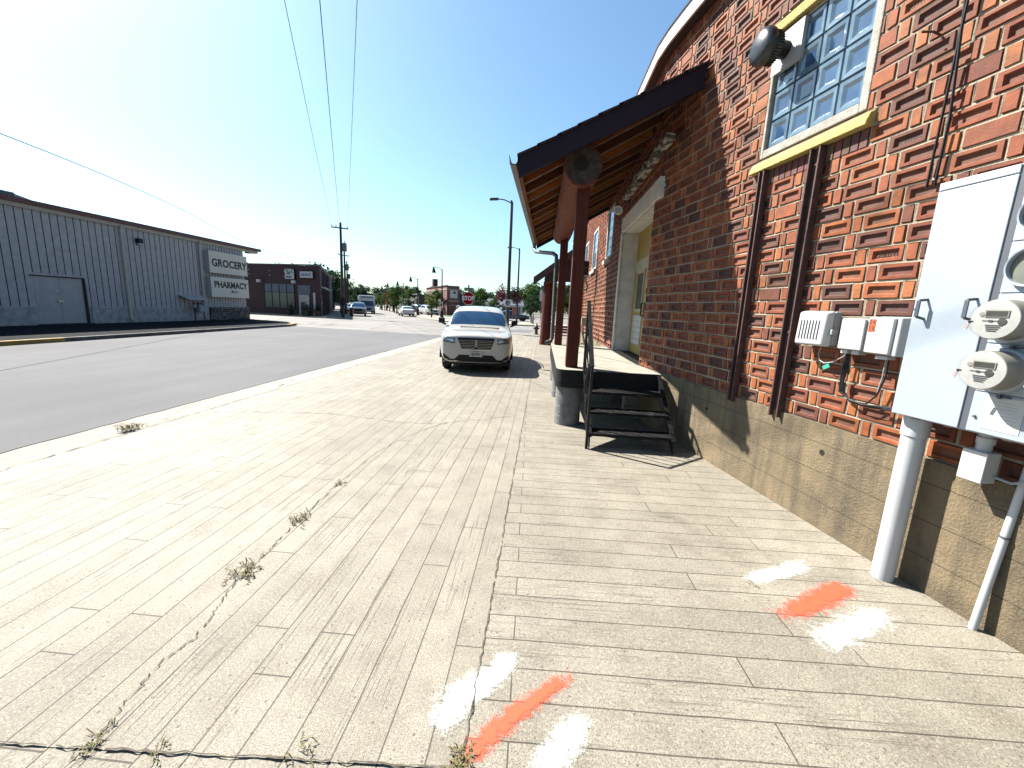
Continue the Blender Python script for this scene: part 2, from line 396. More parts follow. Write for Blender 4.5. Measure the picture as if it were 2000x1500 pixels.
def smear(name, pts, wid, m, label, cat='paint mark', group='spray paint marks on the pavement'):
    b = MB(); b.c = []; ns = 24; nw_ = 8; n = len(pts)-1; idx = []
    for i in range(ns+1):
        f = i/ns*n; k = min(int(f), n-1); t = f-k; q = V(pts[k]).lerp(V(pts[k+1]), t); d = (V(pts[k+1])-V(pts[k])).normalized(); nn = V((-d.y, d.x))
        wv = wid[k]+(wid[k+1]-wid[k])*t; row = []
        for j in range(nw_+1):
            u = j/nw_*2-1; p = q+nn*u*wv
            end = min(1, min(i, ns-i)/5); a = min(1, (1-abs(u))*1.1)*end
            row.append(b.p((p.x, p.y, .006))); b.c.append((a*1.15, 0, 0, 1))
        idx.append(row)
    for i in range(ns):
        for j in range(nw_): b.face(idx[i][j], idx[i][j+1], idx[i+1][j+1], idx[i+1][j])
    return tag(b.build(name, m), label, cat, group)
smear('paint_stripe', [(-.26, 1.16), (-.11, 1.33), (.0, 1.44), (.12, 1.55), (.25, 1.66)], [.075, .07, .065, .06, .05], M['orange_paint'], 'long orange sprayed stripe crossing the pavement joint between two white patches')
smear('paint_stripe', [(1.38, 2.14), (1.67, 2.28), (1.95, 2.45), (2.08, 2.47)], [.08, .11, .11, .07], M['orange_paint'], 'short orange sprayed stripe nearest the big white pipe')
smear('paint_patch', [(-.36, 1.28), (-.27, 1.46), (-.12, 1.60), (-.02, 1.76)], [.09, .12, .10, .10], M['white_paint'], 'white paint smear running across the dark pavement joint left of the orange stripe')
smear('paint_patch', [(.06, 1.10), (.14, 1.29), (.22, 1.38), (.29, 1.45)], [.10, .10, .09, .07], M['white_paint'], 'white paint smear cut by the bottom edge, right of the long orange stripe')
smear('paint_patch', [(1.33, 2.44), (1.55, 2.54), (1.75, 2.62), (1.96, 2.76)], [.07, .095, .09, .10], M['white_paint'], 'thin white paint smear behind the short orange stripe')
smear('paint_patch', [(1.46, 1.96), (1.70, 2.06), (1.92, 2.18), (2.16, 2.30)], [.11, .13, .12, .10], M['white_paint'], 'broad white paint smear in front of the short orange stripe')

# weeds ------------------------------------------------------------------------
M['weed'] = mat('weed_leaf', (.16, .16, .04), (.24, .17, .07), .8, scale=30)
def weed(x, y, r, n, label):
    b = MB()
    for k in range(n):
        a = random.uniform(0, 2*PI); l = r*random.uniform(.5, 1.2); tx, ty = math.cos(a), math.sin(a); ww = r*.045
        p = V((x+random.gauss(0, r*.45), y+random.gauss(0, r*.7), .0)); h = r*random.uniform(.15, .55)
        m1 = p+V((tx*l*.5, ty*l*.5, h)); e = p+V((tx*l, ty*l, h*.7)); s_ = V((-ty, tx, 0))*ww
        b.quad(p-s_*.5, p+s_*.5, m1+s_, m1-s_); b.poly([m1-s_, m1+s_, e])
        for q in range(3):
            c = p.lerp(m1, .3+.3*q); d = V((random.gauss(0, 1), random.gauss(0, 1), .4)).normalized()*r*.25; o = d.cross(V((0, 0, 1))).normalized()*r*.06
            b.poly([c, c+d*.5+o, c+d, c+d*.5-o])
    tag(b.build('weed', M['weed']), label, 'weed', 'weeds in the pavement cracks')
weed(-1.58, 1.13, .05, 16, 'small brown weed at the left end of the front pavement joint')
weed(-1.31, 1.14, .045, 9, 'thin upright weed on the front joint, second from left')
weed(-.79, 1.16, .05, 14, 'dry low weed on the front joint near the orange stripe')
weed(-1.73, 2.14, .07, 40, 'largest green weed, halfway along the long pavement crack')
weed(-1.76, 2.77, .065, 34, 'green weed on the long crack just beyond the largest one')
weed(-1.78, 3.42, .055, 24, 'farthest green weed on the long pavement crack')
weed(-.20, 1.19, .06, 50, 'green and rust tuft where the orange stripe meets the joint')
weed(-4.98, 4.5, .10, 90, 'wide grassy tuft growing in the gutter beside the street')
weed(1.42, 2.43, .03, 10, 'tiny dead sprig at the end of the thin white smear')
# ================================================================== brick building
def brick_mat():
    m, nt, b = newmat('brick'); vec = coord(nt)
    at = N(nt, 'ShaderNodeAttribute'); at.attribute_name = 'Col'
    n1 = noise(nt, vec, 90, 5, .7); n2 = noise(nt, vec, 14, 5, .6)
    c = mixc(nt, ramp(nt, n2, .35, .7), at.outputs['Color'], (.085, .035, .02))
    c = mixc(nt, .55, at.outputs['Color'], c)
    c = mixc(nt, mth(nt, 'MULTIPLY', ramp(nt, n1, .58, .75), .5), c, (.33, .20, .13))
    L(nt, c, b.inputs['Base Color']); b.inputs['Roughness'].default_value = .75; b.inputs['Specular IOR Level'].default_value = .3
    bump(nt, b, n1, .006, .6)
    return m
M['brick'] = brick_mat()
def pointing_mat():
    m, nt, b = newmat('pointing'); at = N(nt, 'ShaderNodeAttribute'); at.attribute_name = 'Col'
    n = noise(nt, coord(nt), 70, 5, .7); L(nt, mixc(nt, mth(nt, 'MULTIPLY', n, .6), at.outputs['Color'], (.30, .24, .17)), b.inputs['Base Color']); b.inputs['Roughness'].default_value = .95; bump(nt, b, n, .012, .9); return m
M['pointing'] = pointing_mat()
M['mortar'] = mat('mortar', (.52, .44, .33), (.36, .30, .23), .95, scale=20, bd=.012, bs=90)
def foundation_mat():
    m, nt, b = newmat('board_formed_concrete'); vec = coord(nt)
    sep = N(nt, 'ShaderNodeSeparateXYZ'); L(nt, vec, sep.inputs[0])
    n1 = noise(nt, vec, 70, 5, .75); n2 = noise(nt, vec, 2.2, 6, .65); n3 = noise(nt, coord(nt, 'Object', (9, 9, 1.2)), 1.2, 5)
    c = mixc(nt, ramp(nt, n2, .38, .60), (.52, .39, .22), (.29, .22, .13))
    c = mixc(nt, mth(nt, 'MULTIPLY', ramp(nt, n3, .44, .66), .6), c, (.16, .13, .085))
    c = mixc(nt, mth(nt, 'MULTIPLY', ramp(nt, n1, .5, .7), .6), c, (.48, .39, .25))
    zz = mth(nt, 'ADD', sep.outputs[2], mth(nt, 'MULTIPLY', noise(nt, vec, 2., 3), .03))
    ln = mth(nt, 'LESS_THAN', mth(nt, 'FRACT', mth(nt, 'MULTIPLY', zz, 4.3)), .035)
    c = mixc(nt, mth(nt, 'MULTIPLY', ln, .6), c, (.07, .055, .04))
    L(nt, c, b.inputs['Base Color']); b.inputs['Roughness'].default_value = .92
    bump(nt, b, mth(nt, 'SUBTRACT', mth(nt, 'ADD', mth(nt, 'MULTIPLY', n1, 1.4), n2), ln), .03, 1.)
    return m
M['foundation'] = foundation_mat()
M['yellow_trim'] = mat('yellow_trim', (.76, .58, .17), (.62, .55, .40), .85, scale=22, lo=.60, hi=.68, bd=.02, bs=70)
M['white_trim'] = mat('white_trim', (.78, .78, .76), (.66, .66, .63), .6, scale=5)
M['white_metal'] = mat('white_metal', (.82, .83, .83), (.74, .75, .76), .45, scale=2)
M['stone_trim'] = mat('grey_white_render', (.60, .57, .51), (.45, .42, .36), .9, scale=14, bd=.008, bs=80)
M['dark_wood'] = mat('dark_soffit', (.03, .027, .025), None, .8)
M['rust_iron'] = mat('rusted_iron', (.15, .075, .062), (.08, .05, .048), .7, spec=.3, scale=16, bd=.004, bs=60)
M['black_metal'] = mat('black_metal', (.010, .010, .011), (.018, .018, .019), .5, scale=20, spec=.25)
M['glass_dark'] = mat('dark_glass', (.018, .024, .03), (.03, .036, .042), .08, scale=1, spec=.8)

BRICK_TONES = [(.33, .085, .032), (.37, .105, .038), (.28, .07, .03), (.22, .058, .03), (.16, .05, .032), (.30, .09, .04), (.40, .12, .04), (.13, .045, .034), (.25, .075, .035)]
HEAD_TONES = [(.40, .115, .036), (.43, .135, .04), (.36, .10, .036), (.30, .085, .036), (.20, .06, .035), (.44, .15, .05)]
ZB, CH, JT = .845, .1235, .0165
STL, HDL = .250, .068
WIN = (.255, 1.335, 3.205, 4.36)                       # near window opening
OPEN = [WIN, (sy(6.75), sy(9.22), .0, 3.32), (sy(10.62), sy(11.62), 3.02, 4.3), (sy(13.6), sy(14.75), 3.02, 4.3), (sy(16.3), sy(17.4), 3.02, 4.3)]
ZT = 5.30
S0, S1 = -2.6, sy(24)
STRETCH = []
def build_bricks():
    b = MB(W); b.c = []
    rnd = random.Random(3); MC = (.33, .275, .20)
    row = 0; z = ZB+.004
    while z < ZT-.02:
        zt = z+CH-JT; s = S0 - rnd.uniform(0, .02) - (STL+HDL+2*JT)*(.5 if row % 2 else 0) - .06*(row % 3)
        head = False
        while s < S1:
            ln = (HDL if head else STL)*rnd.uniform(.965, 1.035); a, e = s, s+ln
            segs = [(a, e)]
            for (o0, o1, z0, z1) in OPEN:
                if zt > z0 and z < z1:
                    ns = []
                    for (p, q) in segs:
                        if q <= o0 or p >= o1: ns.append((p, q))
                        else:
                            if p < o0-.02: ns.append((p, o0-.004))
                            if q > o1+.02: ns.append((o1+.004, q))
                    segs = ns
            for (p, q) in segs:
                whole = (q-p) > STL*.8
                far_ = p > sy(12.5)
                tone = rnd.choice(HEAD_TONES if (head or not whole) else BRICK_TONES); k = rnd.uniform(.85, 1.15)
                tone = (tone[0]*k*.62, tone[1]*k*.575, tone[2]*k*.50)
                j = lambda r=.0022: rnd.uniform(-r, r)
                oo = rnd.uniform(-.002, .003); i0 = len(b.v)
                for (ss, zz, o) in ((p, z, -.018), (q, z, -.018), (q, zt, -.018), (p, zt, -.018)): b.p((ss+j(), o, zz+j()))
                e_ = .004
                for (ss, zz) in ((p+e_, z+e_), (q-e_, z+e_), (q-e_, zt-e_), (p+e_, zt-e_)): b.p((ss+j(), oo, zz+j()))
                for k2 in range(4): b.face(i0+k2, i0+(k2+1) % 4, i0+4+(k2+1) % 4, i0+4+k2)
                b.c += [(*tone, 1)]*8
                if whole and not head and rnd.random() > .04:
                    STRETCH.append(((p+q)/2, (z+zt)/2))
                    ix, iz = .031, .023; jx = j(.004)
                    for (dx, o, dz) in ((ix, oo, iz), (ix+.012, oo-.021, iz+.010)):
                        for (ss, zz) in ((p+dx, z+dz), (q-dx, z+dz), (q-dx, zt-dz), (p+dx, zt-dz)): b.p((ss+jx+j(.0015), o, zz+j(.0015)))
                    floor_ = (tone[0]*.62+.03, tone[1]*.7+.025, tone[2]*.7+.025)
                    b.c += [(*tone, 1)]*4 + [(*floor_, 1)]*4
                    for k2 in range(4):
                        n2 = (k2+1) % 4
                        b.face(i0+4+k2, i0+4+n2, i0+8+n2, i0+8+k2); b.face(i0+8+k2, i0+8+n2, i0+12+n2, i0+12+k2)
                    b.face(i0+12, i0+13, i0+14, i0+15)
                else: b.face(i0+4, i0+5, i0+6, i0+7)
                b.cur = 1; h_ = JT*.56; k3 = rnd.uniform(.8, 1.1); i1 = len(b.v)
                for (ss, zz, o) in ((p-.001, z-.001, -.0085), (q+.001, z-.001, -.0085), (q+.001, zt+.001, -.0085), (p-.001, zt+.001, -.0055)): b.p((ss+j(.0035), o+j(.003), zz+j(.0035)))
                for (ss, zz, o) in ((p-h_, z-h_, -.0095), (q+h_, z-h_, -.0095), (q+h_, zt+h_, -.0095), (p-h_, zt+h_, -.0095)): b.p((ss, o+j(.001), zz))
                b.c += [(MC[0]*k3, MC[1]*k3, MC[2]*k3, 1)]*8
                for k2 in range(4): b.face(i1+k2, i1+4+k2, i1+4+(k2+1) % 4, i1+(k2+1) % 4)
                b.cur = 0
            s = e+JT*rnd.uniform(.85, 1.2); head = not head
        z += CH; row += 1
    return b
bld = thing('brick_building', 'long red panelled brick warehouse with curved wall, yellow window sill and tan concrete base', 'building', (2.6, 5, 0))
build_bricks().build('brick_wall', [M['brick'], M['pointing']], bld)
def wall_back():                                        # mortar bed with the openings left out
    b = MB(W)
    cs = sorted(set([S0-.3, S1]+[v for o in OPEN for v in o[:2]]+[SB+(SE-SB)*k/12 for k in range(13)]+[S0+k*.8 for k in range(9)]))
    czs = sorted(set([.3, ZT+.1]+[v for o in OPEN for v in o[2:]]))
    for a, e in zip(cs[:-1], cs[1:]):
        for z0, z1 in zip(czs[:-1], czs[1:]):
            mx, mz = (a+e)/2, (z0+z1)/2
            if any(o[0] < mx < o[1] and o[2] < mz < o[3] for o in OPEN): continue
            b.quad((a, -.030, max(z0, .3)), (e, -.030, max(z0, .3)), (e, -.030, z1), (a, -.030, z1))
    return b
wall_back().build('mortar_bed', M['mortar'], bld)
b = MB(W); b.strip(S0-.3, sy(6.74), -.1, ZB-.006, -.35, .022, 60); b.build('foundation', M['foundation'], bld)
b = MB(W); b.strip(sy(9.24), S1, -.1, ZB-.006, -.35, .022, 8); b.build('foundation', M['foundation'], bld)
# rest of the volume: end walls and a low roof
b = MB(); a = W(S0-.3, -.03, 0); e = W(S1, -.03, 0)
b.hexa([(a.x, a.y, 0), (14, a.y-2, 0), (14, e.y, 0), (e.x+.0, e.y, 0)], [(a.x, a.y, ZT), (14, a.y-2, ZT), (14, e.y, ZT), (e.x, e.y, ZT)])
# (the block's front stays behind the bent wall)
back = MB()
back.poly([(e.x, e.y, 0), (14, e.y, 0), (14, e.y, ZT), (e.x, e.y, ZT)]); back.poly([(a.x, a.y, 0), (14, a.y-2, 0), (14, a.y-2, ZT), (a.x, a.y, ZT)])
back.poly([(14, a.y-2, 0), (14, e.y, 0), (14, e.y, ZT), (14, a.y-2, ZT)])
back.build('rear_wall', M['foundation'], bld)
ev = MB(W); ev.strip(S0-.3, S1+.3, 5.275, 5.45, .125, .15, 70); ev.build('eave_fascia', M['white_metal'], bld)
ev = MB(W); ev.strip(S0-.3, S1+.3, 5.282, 5.30, -.05, .125, 70); ev.build('soffit', M['dark_wood'], bld)
rb = MB(W)
n = 70
for k in range(n):
    s0 = S0-.3+(S1+.6-S0)*k/n; s1 = S0-.3+(S1+.6-S0)*(k+1)/n
    p0, p1 = W(s0, .17, 5.455), W(s1, .17, 5.455)
    q0, q1 = V((14, p0.y, 6.2)), V((14, p1.y, 6.2))
    i = len(rb.v); rb.v += [p0, p1, q1, q0]; rb.face(i, i+1, i+2, i+3)
rb.build('roof', M['white_metal'], bld)

# near glass-block window --------------------------------------------------------
M['glass_block'] = mat('glass_block', (.20, .30, .38), (.13, .21, .30), .10, scale=9, spec=.8, coat=.4)
M['glass_block_core'] = mat('glass_block_core', (.035, .085, .19), (.06, .13, .25), .06, scale=7, spec=.9, coat=.5)
wn = thing('window', None, None, W(.8, 0, 3.2)); wn.parent = bld; wn.location = W(.8, 0, 3.2)-bld.location
GX0, GX1, GZ0, GS = .325, 1.298, 3.285, .243
g = MB(W); core = MB(W)
for i in range(4):
    for j in range(4):
        a = GX0+i*GS+.006; e = GX0+(i+1)*GS-.006; z0 = GZ0+j*GS+.006; z1 = z0+GS-.012
        R = [((a, -.035), (z0, z1), 0), ]
        lv = [(0, -.057), (.005, -.030), (.034, -.033), (.062, -.050)]
        idx = []
        for d, o in lv:
            idx.append([g.p((s_, o, z_)) for s_, z_ in ((a+d, z0+d), (e-d, z0+d), (e-d, z1-d), (a+d, z1-d))])
        for k in range(3):
            for q in range(4): g.face(idx[k][q], idx[k][(q+1) % 4], idx[k+1][(q+1) % 4], idx[k+1][q])
        g.cur = 1; g.face(*idx[3]); g.cur = 0
g.build('glass_blocks', [M['glass_block'], M['glass_block_core']], wn)
b = MB(W)
b.box((GX0-.004, -.16, GZ0-.01), (GX1+.004, -.056, GZ0+4*GS+.02))
b.build('block_joints', M['stone_trim'], wn)
b = MB(W)
b.box((WIN[0], -.16, 3.205), (GX0-.005, .004, 4.28)); b.box((GX1+.005, -.16, 3.205), (WIN[1], .004, 4.28)); b.box((GX0-.004, -.16, 3.205), (GX1+.004, .003, GZ0-.008))
b.box((GX0-.004, -.16, 4.262), (GX1+.004, -.02, 4.283)); b.build('window_surround', M['stone_trim'], wn, .006)
b = MB(W); b.hexa([(.175, -.05, 3.065), (1.385, -.05, 3.065), (1.385, .075, 3.065), (.175, .075, 3.065)], [(.175, -.05, 3.203), (1.385, -.05, 3.203), (1.385, .045, 3.15), (.175, .045, 3.15)]); b.build('window_sill', M['yellow_trim'], wn, .012)
b = MB(W); b.box((.20, -.05, 4.285), (1.36, .03, 4.375)); b.build('window_lintel', M['yellow_trim'], wn, .01)
# soldier course under the sill
b = MB(W); b.c = []; s = .20
while s < 1.36:
    i0 = len(b.c); c = tuple(q*random.uniform(.42, .7) for q in (.20, .085, .06)); b.box((s, -.01, 2.935), (s+.058, .005, 3.062)); b.c += [(*c, 1)]*(len(b.v)-i0); s += .07
b.build('soldier_course', M['brick'], wn)
# vent on a steel plate
vt = thing('wall_vent', None, None); vt.parent = bld; vt.location = W(1.18, 0, 4.1)-bld.location
M['plate'] = mat('painted_plate', (.55, .56, .57), (.47, .48, .49), .5, scale=6)
b = MB(W); b.box((1.0, -.03, 3.935), (1.345, .006, 4.255)); b.build('vent_plate', M['plate'], vt)
c0 = W(1.19, .0, 4.09); b = MB(); b.lathe([(.07, 0), (.07, .13), (.065, .131)], c0, WN, 20); b.build('vent_pipe', M['black_metal'], vt, smooth=True)
b = MB(); b.lathe([(.10, .12), (.128, .125), (.128, .205), (.11, .206)], c0, WN, 36); b.build('vent_screen', mat('vent_screen', (.20, .17, .12), (.05, .045, .035), .6, scale=60), vt)
b = MB()
for k in range(36):
    a_ = 2*PI*k/36; u = WN.cross(V((0, 0, 1))).normalized(); r = u*math.cos(a_)+V((0, 0, 1))*math.sin(a_)
    b.bar(c0+WN*.122+r*.131, c0+WN*.21+r*.131, .008, .008, r)
b.build('vent_bars', M['black_metal'], vt)
b = MB(); b.lathe([(.12, .203), (.150, .205), (.152, .235), (.143, .262), (.11, .285), (.05, .297), (0, .30)], c0, WN, 32); b.build('vent_cap', mat('black_enamel', (.02, .02, .023), (.05, .05, .055), .28, scale=9), vt, smooth=True)

# channel irons ------------------------------------------------------------------
def channel(s, z0, z1, wd):
    b = MB(W); b.box((s-wd/2, .004, z0), (s+wd/2, .018, z1)); b.box((s-wd/2, .018, z0), (s-wd/2+.014, .062, z1)); b.box((s+wd/2-.014, .018, z0), (s+wd/2, .062, z1))
    ci = b.build('channel_iron', M['rust_iron'], bld)
    for zb_ in (z1-.13, 1.55):
        bb = MB(); bb.lathe([(.014, 0), (.014, .012), (.008, .018), (0, .019)], W(s, .018, zb_), WN, 8); bb.build('bolt', M['rust_iron'], ci)
channel(1.205, .79, 3.06, .075); channel(.60, .785, 3.06, .105)
# stamped bricks
M['stamp'] = mat('stamped_letters', (.075, .03, .02), None, .8)
def stamp(s, z, flip=False):
    s, z = min(STRETCH, key=lambda q: (q[0]-s)**2+(q[1]-z)**2*4)
    t = text_mesh('stamped_lettering', 'ANTIGO', .043, M['stamp'], bld, W(s, -.0195, z), -WD*(-1 if flip else 1), V((0, 0, -1 if flip else 1)), .001, .0, sx=1.0)
stamp(.055, 2.84); stamp(-.165, 2.14, True); stamp(.02, 3.74)
# hook and holes
b = MB(); b.tube([W(-.16, 0, 3.45), W(-.16, .05, 3.46), W(-.13, .10, 3.47)], .007, 6); b.build('hook', M['rust_iron'], bld)
M['hole'] = mat('hole_dark', (.012, .010, .008), None, .95)
for s, z, r in ((.08, .62, .022), (1.62, .60, .018), (-.6, .5, .012)):
    b = MB(); b.lathe([(0, .0), (r*.6, .001), (r, .002), (r*1.15, .0)], W(s, .0225, z), WN, 9); b.build('drill_hole', M['hole'], bld)

# far windows
for k, o in enumerate(OPEN[2:]):
    w_ = thing('window', None, None); w_.parent = bld; w_.location = W((o[0]+o[1])/2, 0, o[2])-bld.location
    b = MB(W); b.box((o[0], -.12, o[2]), (o[0]+.07, -.0, o[3])); b.box((o[1]-.07, -.12, o[2]), (o[1], -.0, o[3])); b.box((o[0]+.07, -.12, o[3]-.07), (o[1]-.07, 0, o[3])); b.box((o[0]+.07, -.12, o[2]), (o[1]-.07, 0, o[2]+.07)); b.build('window_frame', M['white_trim'], w_, .004)
    b = MB(W); nb = 4
    for i in range(nb):
        for j in range(nb+1):
            sa = o[0]+.075+(o[1]-o[0]-.15)*i/nb; sb = o[0]+.075+(o[1]-o[0]-.15)*(i+1)/nb-.012
            za = o[2]+.075+(o[3]-o[2]-.15)*j/(nb+1); zb = o[2]+.075+(o[3]-o[2]-.15)*(j+1)/(nb+1)-.012
            b.box((sa, -.08, za), (sb, -.03, zb))
    b.build('glass_blocks', M['glass_block'], w_, .006)
    b = MB(W); b.box((o[0]-.05, -.05, o[2]-.11), (o[1]+.05, .07, o[2]-.002)); b.build('window_sill', M['stone_trim'], w_, .008)

# recessed double door
dr = thing('door', None, None); dr.parent = bld; dr.location = V((1.8, 8.0, .85))-bld.location
M['jamb'] = mat('white_render', (1.0, .98, .93), (.80, .78, .72), .85, scale=6, bd=.006, bs=90)
b = MB(); b.box((1.575, 6.45, 3.33), (1.98, 9.32, 3.62)); b.build('door_lintel', M['jamb'], dr, .01)
b = MB(); b.box((1.585, 9.225, .845), (1.98, 9.40, 3.328)); b.build('door_jamb', M['jamb'], dr, .008)
b = MB(); b.box((1.66, 6.70, .845), (2.0, 6.80, 3.328)); b.build('door_jamb', M['jamb'], dr, .008)
M['door_yellow'] = mat('yellow_door', (.60, .42, .09), (.50, .34, .07), .6, scale=12, stretch=(1, 1, .2))
def leaf(y0, y1, hinge):
    b = MB(); x = 1.93
    b.box((x, y0, .86), (x+.05, y1, 3.33)); lf = b.build('door_leaf', M['door_yellow'], dr)
    b = MB(); f = .006
    for (ya, yb, za, zb) in ((y0+.04, y1-.04, 2.52, 2.74), (y0+.02, y0+.07, .9, 3.0), ): b.box((x-.016, ya, za), (x-.001, yb, zb))
    b.box((x-.02, y0+.30, 1.70), (x-.002, y0+.35, 2.52)); b.box((x-.02, y1-.35, 1.70), (x-.002, y1-.30, 2.52)); b.box((x-.02, y0+.35, 1.70), (x-.002, y1-.35, 1.76)); b.box((x-.02, y0+.35, 2.46), (x-.002, y1-.35, 2.52))
    b.build('door_moulding', mat('cream_moulding', (.70, .62, .40), None, .6), lf, .003)
    b = MB(); b.box((x-.006, y0+.352, 1.762), (x+.03, y1-.352, 2.458)); b.build('door_glass', M['glass_dark'], lf)
    b = MB()
    for k in range(5): b.box((x-.014, y0+.25, 1.05+k*.118), (x-.002, y1-.25, 1.05+(k+1)*.118-.008))
    b.build('louvre_panel', M['white_trim'], lf)
    yh = y1-.10 if hinge else y0+.13
    b = MB(); b.tube([(x, yh, 1.62), (x-.06, yh, 1.63), (x-.06, yh, 1.86), (x, yh, 1.87)], .012, 8); b.build('handle', M['black_metal'], lf)
leaf(8.0, 9.22, False); leaf(6.81, 7.985, True)
b = MB(); b.box((1.6, 6.8, .80), (1.98, 9.225, .843)); b.build('threshold', M['black_metal'], dr)
# ledger with peeling white paint and a floodlight
M['peeling'] = mat('peeling_white_wood', (.58, .54, .45), (.10, .075, .06), .9, scale=7, lo=.46, hi=.54, stretch=(1, .6, 2.), bd=.02, bs=18)
b = MB()
for k in range(14):
    y = 5.95+k*.215; b.box((1.47+random.uniform(-.015, .02), y, 3.90+random.uniform(-.015, .015)), (1.60, y+.212, 4.0+random.uniform(-.02, .02)))
b.build('ledger_board', M['peeling'], bld, .008)
fl = thing('floodlight', None, None); fl.parent = bld; fl.location = V((1.45, 8.9, 3.7))-bld.location
b = MB(); b.lathe([(.03, 0), (.05, .05), (.085, .13), (.09, .15)], V((1.45, 8.95, 3.76)), V((-.35, -.75, -.5)), 16); b.build('lamp_hood', M['white_metal'], fl, smooth=True)
b = MB(); b.lathe([(.086, .140), (.05, .155), (0, .158)], V((1.45, 8.95, 3.76)), V((-.35, -.75, -.5)), 16); b.build('lamp_lens', M['glass_block'], fl)
# far side door frame in yellow with a dark return
b = MB(); b.box((1.08, 13.5, 0), (1.235, 13.62, 4.0)); b.build('vestibule_post', mat('brown_timber', (.10, .035, .02), (.06, .025, .018), .7, scale=9), bld)
b = MB(); b.box((1.237, 13.47, .3), (1.27, 13.6, 3.1)); b.build('yellow_edge', M['yellow_trim'], bld)
# two black wires running down the wall to the meter cabinet (things of their own)
for i, (s_, sh) in enumerate(((-.345, .05), (-.30, -.03))):
    b = MB(); b.tube([W(s_+.012, .02, 2.52), W(s_, .03, 2.9), W(s_+sh*.8, .05, 3.6), W(s_+sh*1.6, .06, 4.2), W(s_+sh*2, .05, 4.92)], .0075, 6)
    tag(b.build('service_wire', M['black_metal']), ['black service wire leaning left as it climbs the bricks above the meter cabinet', 'black service wire leaning right as it climbs the bricks above the meter cabinet'][i], 'wire', 'black wires above the meter cabinet')
# ================================================================== meter cabinet and boxes on the wall
M['cab'] = mat('grey_white_enamel', (.50, .57, .65), (.46, .53, .61), .42, scale=3, bd=.0015, bs=250)
M['cab_dark'] = mat('grey_gap', (.10, .11, .14), None, .6)
M['pvc'] = mat('white_pvc', (.72, .74, .76), (.66, .68, .70), .4, scale=4)
M['box_white'] = mat('white_plastic', (.76, .77, .76), (.68, .69, .68), .5, scale=6)
M['box_grey'] = mat('grey_plastic', (.50, .53, .53), (.44, .47, .47), .55, scale=6)
M['meter_glass'] = None
CO = .25
cab = thing('meter_cabinet', 'tall pale grey electrical cabinet with round meters bolted to the brick wall', 'electrical cabinet', W(-1.0, .1, 1.1))
b = MB(W); b.box((-1.75, .02, 1.112), (-.545, CO-.004, 2.455)); b.build('cabinet_body', M['cab'], cab, .006)
b = MB(W); b.box((-.893, CO-.003, 1.118), (-.549, CO+.006, 2.405)); dl = b.build('cabinet_door', M['cab'], cab, .003)
b = MB(W); b.box((-.893, CO-.003, 2.411), (-.549, CO+.006, 2.452)); b.build('top_rail', M['cab'], cab, .003)
b = MB(W); b.box((-.925, CO-.0035, 1.12), (-.896, CO-.001, 2.45)); b.build('cabinet_gap', M['cab_dark'], cab)
for s_ in (-.605, -.835):
    b = MB(); z0, z1 = 1.695, 1.80
    b.bar(W(s_, CO+.05, z0+.012), W(s_, CO+.05, z1), .020, .008, WN)
    b.bar(W(s_-.012, CO+.004, z1+.006), W(s_, CO+.05, z1), .012, .012, WN); b.bar(W(s_-.012, CO+.004, z0), W(s_, CO+.05, z0+.012), .012, .012, WN)
    b.build('handle', M['cab_dark'], dl, .002)
zs = [1.118, 1.333, 1.583, 1.833, 2.083, 2.333, 2.452]
for k in range(6):
    b = MB(W); b.box((-1.165, CO-.003, zs[k]+.003), (-.928, CO+.004, zs[k+1]-.003)); b.build('meter_bay', M['cab'], cab, .002)
    b = MB(W); b.box((-1.75, CO-.003, zs[k]+.003), (-1.171, CO+.004, zs[k+1]-.003)); b.build('meter_bay', M['cab'], cab, .002)
def mglass():
    m, nt, b = newmat('meter_glass'); b.inputs['Base Color'].default_value = (.03, .03, .03, 1); b.inputs['Roughness'].default_value = .03
    b.inputs['Alpha'].default_value = .07; b.inputs['Specular IOR Level'].default_value = .9
    n = noise(nt, coord(nt), 20, 3); bump(nt, b, n, .002, .3); return m
M['meter_glass'] = mglass()
M['meter_face'] = mat('meter_face', (.60, .60, .57), (.50, .50, .47), .6, scale=20)
M['meter_body'] = mat('meter_body', (.42, .40, .34), (.34, .32, .27), .35, scale=8)
M['lcd'] = mat('lcd', (.022, .024, .02), (.04, .042, .034), .6, scale=30)
M['ink'] = mat('printed_ink', (.05, .05, .05), None, .6)
M['paper'] = mat('paper_label', (.80, .80, .78), (.70, .70, .68), .7, scale=20)
M['seal_red'] = mat('meter_seal', (.55, .25, .22), (.7, .68, .66), .4, scale=60)
